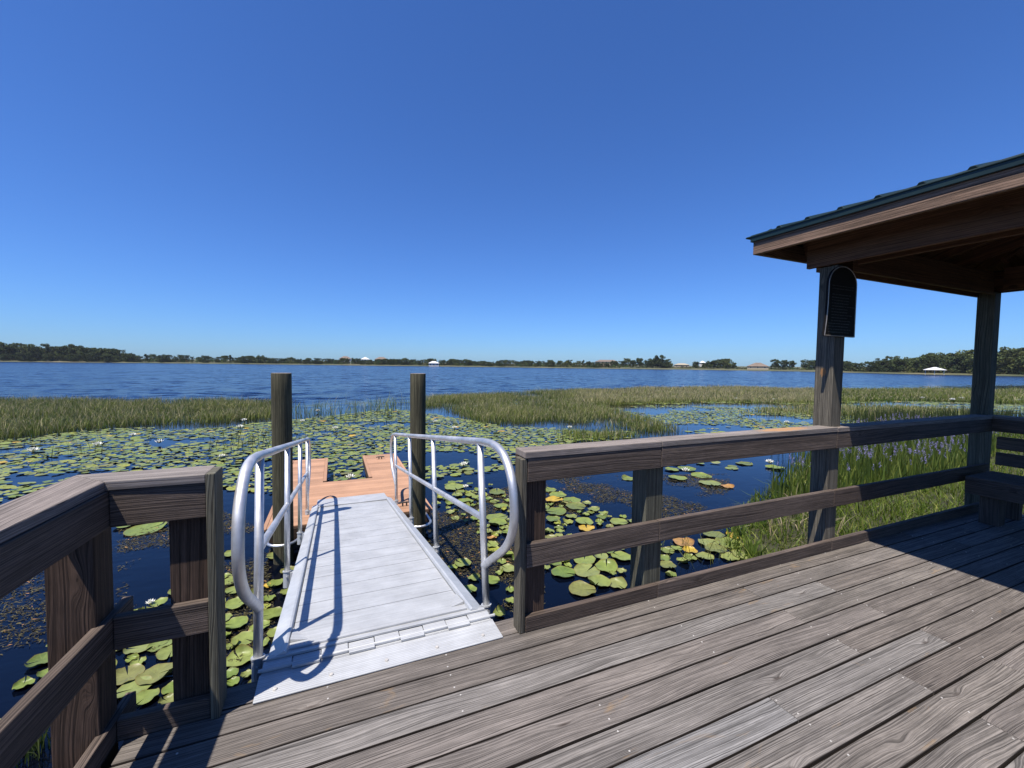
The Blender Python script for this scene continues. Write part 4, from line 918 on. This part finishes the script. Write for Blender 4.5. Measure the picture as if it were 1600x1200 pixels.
# ================================================================== far trees and houses
def leaf_mass(V, F, T, cx, cy, cz, rx, rz, n, s, base):
    p = rng.normal(0, 1, (n, 3)); p /= np.linalg.norm(p, axis=1)[:, None]; p *= rng.uniform(.55, 1.05, n)[:, None]
    for q in p:
        c = np.array((cx, cy, cz)) + q * (rx, rx, rz); u = rng.normal(0, 1, 3); u /= np.linalg.norm(u); v = np.cross(u, rng.normal(0, 1, 3)); v /= np.linalg.norm(v)
        b = len(V); k = rng.uniform(.6, 1.5)
        for a, bb_ in ((-1, -.6), (1, -.6), (.2, 1)): V.append(tuple(c + u * a * s + v * bb_ * s))
        F.append((b, b + 1, b + 2)); T += [base[0] * k, base[1] * k, base[2] * k, 1] * 3
def tree_proto(seed, spread, blobs, low, base):
    r = np.random.default_rng(seed); V, F, T = [], [], []
    for i in range(blobs):
        a = r.uniform(0, 6.28); q = r.uniform(0, 1) ** .6; h = r.uniform(low, 1) ; rad_ = spread * q * math.sqrt(max(.08, 1 - ((h - .55) / .55) ** 2))
        rb = r.uniform(.7, 1.35) * spread / 4.2; c = base * r.uniform(.6, 1.35); c = c * (1, 1, 1)
        leaf_mass(V, F, T, rad_ * math.cos(a), rad_ * math.sin(a), 10 * h - rb * .6, rb * 1.15, rb * .85, 60, .40, c)
    me = bpy.data.meshes.new('tree_crown'); me.from_pydata(V, [], F); me.color_attributes.new('tint', 'FLOAT_COLOR', 'POINT').data.foreach_set('color', T); me.materials.append(m_leaf); me.update()
    mb = MB(); mb.tube([(0, 0, -1.5), (.1, 0, 2), (0, .1, 4), (.1, .1, 7)], .3, 7, rs=[.38, .3, .22, .08])
    for k in range(4):
        a = r.uniform(0, 6.28); mb.tube([(0, 0, 2.5 + k * .6), (1.2 * math.cos(a), 1.2 * math.sin(a), 4.2 + k * .6), (2.4 * math.cos(a), 2.4 * math.sin(a), 5.4 + k * .6)], .12, 5, rs=[.16, .1, .04])
    t = mb.build('tree_trunk', [m_bark])
    tm = t.data; bpy.data.objects.remove(t); return me, tm
dk_, md_, lt_ = np.array((.042, .058, .021)), np.array((.06, .078, .027)), np.array((.085, .10, .03))
protos = {'oak': [tree_proto(i, 4.8, 40, .2, dk_) for i in (1, 2, 3)], 'low': [tree_proto(i, 5.8, 48, .02, dk_ if i % 2 else md_) for i in (4, 5, 6, 7)], 'green': [tree_proto(i, 4.6, 28, .2, lt_) for i in (8, 9)], 'thin': [tree_proto(i, 2.8, 22, .3, md_) for i in (10, 11)]}
def tree(az, d, h, kind, label, group, z=None, sx=1.):
    me, tm = random.choice(protos[kind]); x, y = polar(az, d)
    o = bpy.data.objects.new('tree', None); COL.objects.link(o); s = h / 10
    o.location = (x, y, .0 if z is None else z); o.scale = (s * sx, s * sx, s); o.rotation_euler = (0, 0, random.uniform(0, 6.28))
    for nm, m_ in (('crown', me), ('trunk', tm)): c = bpy.data.objects.new(nm, m_); COL.objects.link(c); c.parent = o
    tag(o, label=label, cat='tree', group=group); return o
R_2 = random.Random(11)
for i in range(34):
    az = -33 + 13.2 * (i / 33) + R_2.uniform(-.25, .25); h = 12.5 + 3.5 * math.sin((az + 33) / 13.2 * 3.0 + .3) * R_2.uniform(.5, 1) + R_2.uniform(-2, 1.5)
    if i > 31: h *= .75
    tree(az, shore_d(az) + R_2.uniform(12, 45), h, R_2.choice(['oak', 'oak', 'low', 'green']), 'tall dark tree in the high grove on the far shore at the left', 'trees of the high left grove', -.3)
for i in range(16):
    az = -33 + 13.6 * (i / 15) + R_2.uniform(-.3, .3); tree(az, shore_d(az) + R_2.uniform(5, 9), R_2.uniform(5, 8), 'low', 'low bushy tree at the foot of the high left grove', 'low trees under the left grove', -.3)
az = -19.8
while az < 38:
    h = R_2.uniform(4.8, 7.6) * (1.1 if az < -8 else .92 if az < 6 else 1.)
    lab, grp = (('low dark tree in the long far treeline left of the left pile', 'far treeline, left') if az < -5 else ('low dark tree in the long far treeline between the two piles', 'far treeline, middle') if az < 10 else ('low dark tree in the long far treeline right of the right pile', 'far treeline, right'))
    tree(az, shore_d(az) + R_2.uniform(10, 40), h, R_2.choice(['low', 'low', 'oak', 'green' if az > 18 else 'low', 'thin']), lab, grp, -.2, R_2.uniform(.9, 1.2)); az += R_2.uniform(.36, .6)
az = 38
while az < 61:
    if not (44.6 < az < 47.0) and not (52.2 < az < 55.3) and not (57.2 < az < 57.9):
        tree(az, shore_d(az) + R_2.uniform(28, 70), R_2.uniform(6, 10.5), R_2.choice(['oak', 'oak', 'low', 'green']), 'rounded oak on the open grassy far shore at centre right', 'oaks on the grassy far shore', .4, R_2.uniform(.9, 1.15))
    az += R_2.uniform(.55, 1.0)
tree(42.7, shore_d(42.7) + 30, 13.5, 'oak', 'tallest single oak standing up from the grassy far shore', 'oaks on the grassy far shore', .2, 1.0)
tree(50.6, shore_d(50.6) + 25, 10, 'green', 'lighter green oak close to the water left of the brown roof', 'oaks on the grassy far shore', 0)
az = 60.5
while az < 84:
    k = min(1, max(0, (az - 64) / 8)); tree(az, shore_d(az) + R_2.uniform(14, 26), (7.5 + 4.0 * k) * R_2.uniform(.85, 1.12), R_2.choice(['oak', 'low', 'low', 'green']), 'shore tree of the wooded right bank behind the white boathouse', 'front trees of the right bank', -.2, 1.1)
    if az > 64.5:
        tree(az + .3, shore_d(az) + R_2.uniform(45, 60), (9 + 5.5 * k) * R_2.uniform(.85, 1.1), R_2.choice(['oak', 'green', 'low']), 'taller tree rising at the back of the wooded right bank', 'back trees of the right bank', .6, 1.2)
    az += R_2.uniform(.5, .85)

V, F, T = [], [], []
for az in np.arange(-34, 84, .2):
    x, y = polar(az, shore_d(az) + R_2.uniform(9, 40) + (0 if az < 38 or az > 62 else 25)); hh_ = R_2.uniform(.8, 2.6) * (1 if az < 38 or az > 62 else .6)
    leaf_mass(V, F, T, x, y, .3 + hh_ * .6, R_2.uniform(1.5, 3.2), hh_, 34, .5, (.05 * R_2.uniform(.7, 1.5), .066 * R_2.uniform(.8, 1.3), .024))
me = bpy.data.meshes.new('shore_scrub'); me.from_pydata(V, [], F); me.color_attributes.new('tint', 'FLOAT_COLOR', 'POINT').data.foreach_set('color', T); me.materials.append(m_leaf); me.update()
o = bpy.data.objects.new('shore_scrub', me); COL.objects.link(o); tag(o, kind='stuff', label='low scrub filling in between the trees along the far shore')

def house(az, d, wdt, dep, wh, rh, wall, roof, label, cat='house', z=.5, turn=0, nwin=3, posts=False, ov=.5):
    x, y = polar(az, d); root = empty('lake_house' if not posts else 'boathouse', (x, y, z), (0, 0, -rad(az) + rad(turn)), label=label, cat=cat)
    if not posts:
        mb = MB(); mb.box((-wdt / 2, -dep / 2, -2), (wdt / 2, dep / 2, wh)); mb.build('wall', [wall], root)
        for i in range(nwin):
            for fl in range(1 if wh < 4 else 2):
                xx = -wdt / 2 + wdt * (i + .5) / nwin; zz = 1 + fl * 2.8; mb = MB(); mb.box((xx - .7, -dep / 2 - .04, zz), (xx + .7, -dep / 2 - .005, zz + 1.3)); wf = mb.build('window', [m_white], root)
                mb = MB(); mb.box((xx - .6, -dep / 2 - .06, zz + .1), (xx + .6, -dep / 2 - .045, zz + 1.2)); mb.build('pane', [m_glass], wf)
    else:
        for sx in (-1, 0, 1):
            for sy in (-1, 1): mb = MB(); mb.box((sx * (wdt / 2 - .3) - .12, sy * (dep / 2 - .3) - .12, -2.5), (sx * (wdt / 2 - .3) + .12, sy * (dep / 2 - .3) + .12, wh)); mb.build('post', [m_white if sy < 0 else m_bark], root)
        mb = MB(); mb.box((-wdt / 2, -dep / 2, -.15), (wdt / 2, dep / 2, .05)); mb.build('platform', [m_bark], root)
    mb = MB(); a, b = wdt / 2 + ov, dep / 2 + ov; rl_ = max(.1, a - b)
    mb.v = [Vector(p) for p in ((-a, -b, wh), (a, -b, wh), (a, b, wh), (-a, b, wh), (-rl_, 0, wh + rh), (rl_, 0, wh + rh), (-a, -b, wh - .2), (a, -b, wh - .2), (a, b, wh - .2), (-a, b, wh - .2))]
    for Fc in ((0, 1, 5, 4), (2, 3, 4, 5), (1, 2, 5), (3, 0, 4), (6, 7, 1, 0), (7, 8, 2, 1), (8, 9, 3, 2), (9, 6, 0, 3), (9, 8, 7, 6)): mb.face(Fc)
    mb.build('roof', [roof], root)
house(1.3, shore_d(1.3) + 70, 13, 9, 5.6, 3, m_white, m_roofb, 'white two-storey house above the treeline, leftmost of those between the piles')
house(3.7, shore_d(3.7) + 70, 9, 8, 5.4, 2.6, m_white, m_roofw, 'white house with pale roof among trees between the piles', z=.4)
house(5.7, shore_d(5.7) + 72, 14, 9, 5.6, 2.8, m_white, m_roofb, 'long white house among trees just left of the right pile', z=.4)
house(12.5, shore_d(12.5) - 4, 10, 7, 3.0, 2.0, m_white, m_roofw, 'white waterside house with a white roof just right of the right pile', z=-.8)
house(36.0, shore_d(36) + 95, 26, 10, 5.2, 2.2, m_tan, m_roofb, 'long tan building among the oaks, left end of the grassy shore', z=1.4)
house(45.4, shore_d(45.4) + 60, 15, 9, 3.0, 1.6, m_tan, m_tan, 'low tan building between oaks on the grassy shore', z=.8)
house(47.8, shore_d(47.8) + 62, 6, 6, 5.6, 2, m_white, m_roofw, 'small white tower-like house between oaks on the grassy shore', z=.8, nwin=1)
house(53.8, shore_d(53.8) + 25, 17, 13, 2.6, 3.4, m_tan, m_roofb, 'wide house with a big brown hip roof near the far water', z=.4)
house(62.2, shore_d(62.2) + 30, 6, 6, 2.4, 1.4, m_tan, m_tan, 'tiny tan house on the far shore just right of the shelter post', z=.2, nwin=1)
house(68.7, 274, 6.6, 6, 2.3, 1.2, m_white, m_roofw, 'white hip-roofed boathouse on posts in front of the wooded right shore', 'boathouse', z=-.6, posts=True)

# ------------------------------------------------------------------ summer haze over the lake
bm = bmesh.new(); bmesh.ops.create_cube(bm, size=1.); me = bpy.data.meshes.new('haze'); bm.to_mesh(me)
o = bpy.data.objects.new('haze', me); COL.objects.link(o); o.scale = (1900, 1400, 32); o.location = (0, 300, 10); tag(o, kind='stuff')
hm = bpy.data.materials.new('haze'); hm.use_nodes = True; hm.node_tree.nodes.remove(hm.node_tree.nodes['Principled BSDF'])
pv = hm.node_tree.nodes.new('ShaderNodeVolumePrincipled'); pv.inputs['Color'].default_value = (.78, .87, 1, 1); pv.inputs['Density'].default_value = .00007
hm.node_tree.links.new(pv.outputs[0], hm.node_tree.nodes['Material Output'].inputs['Volume']); me.materials.append(hm)
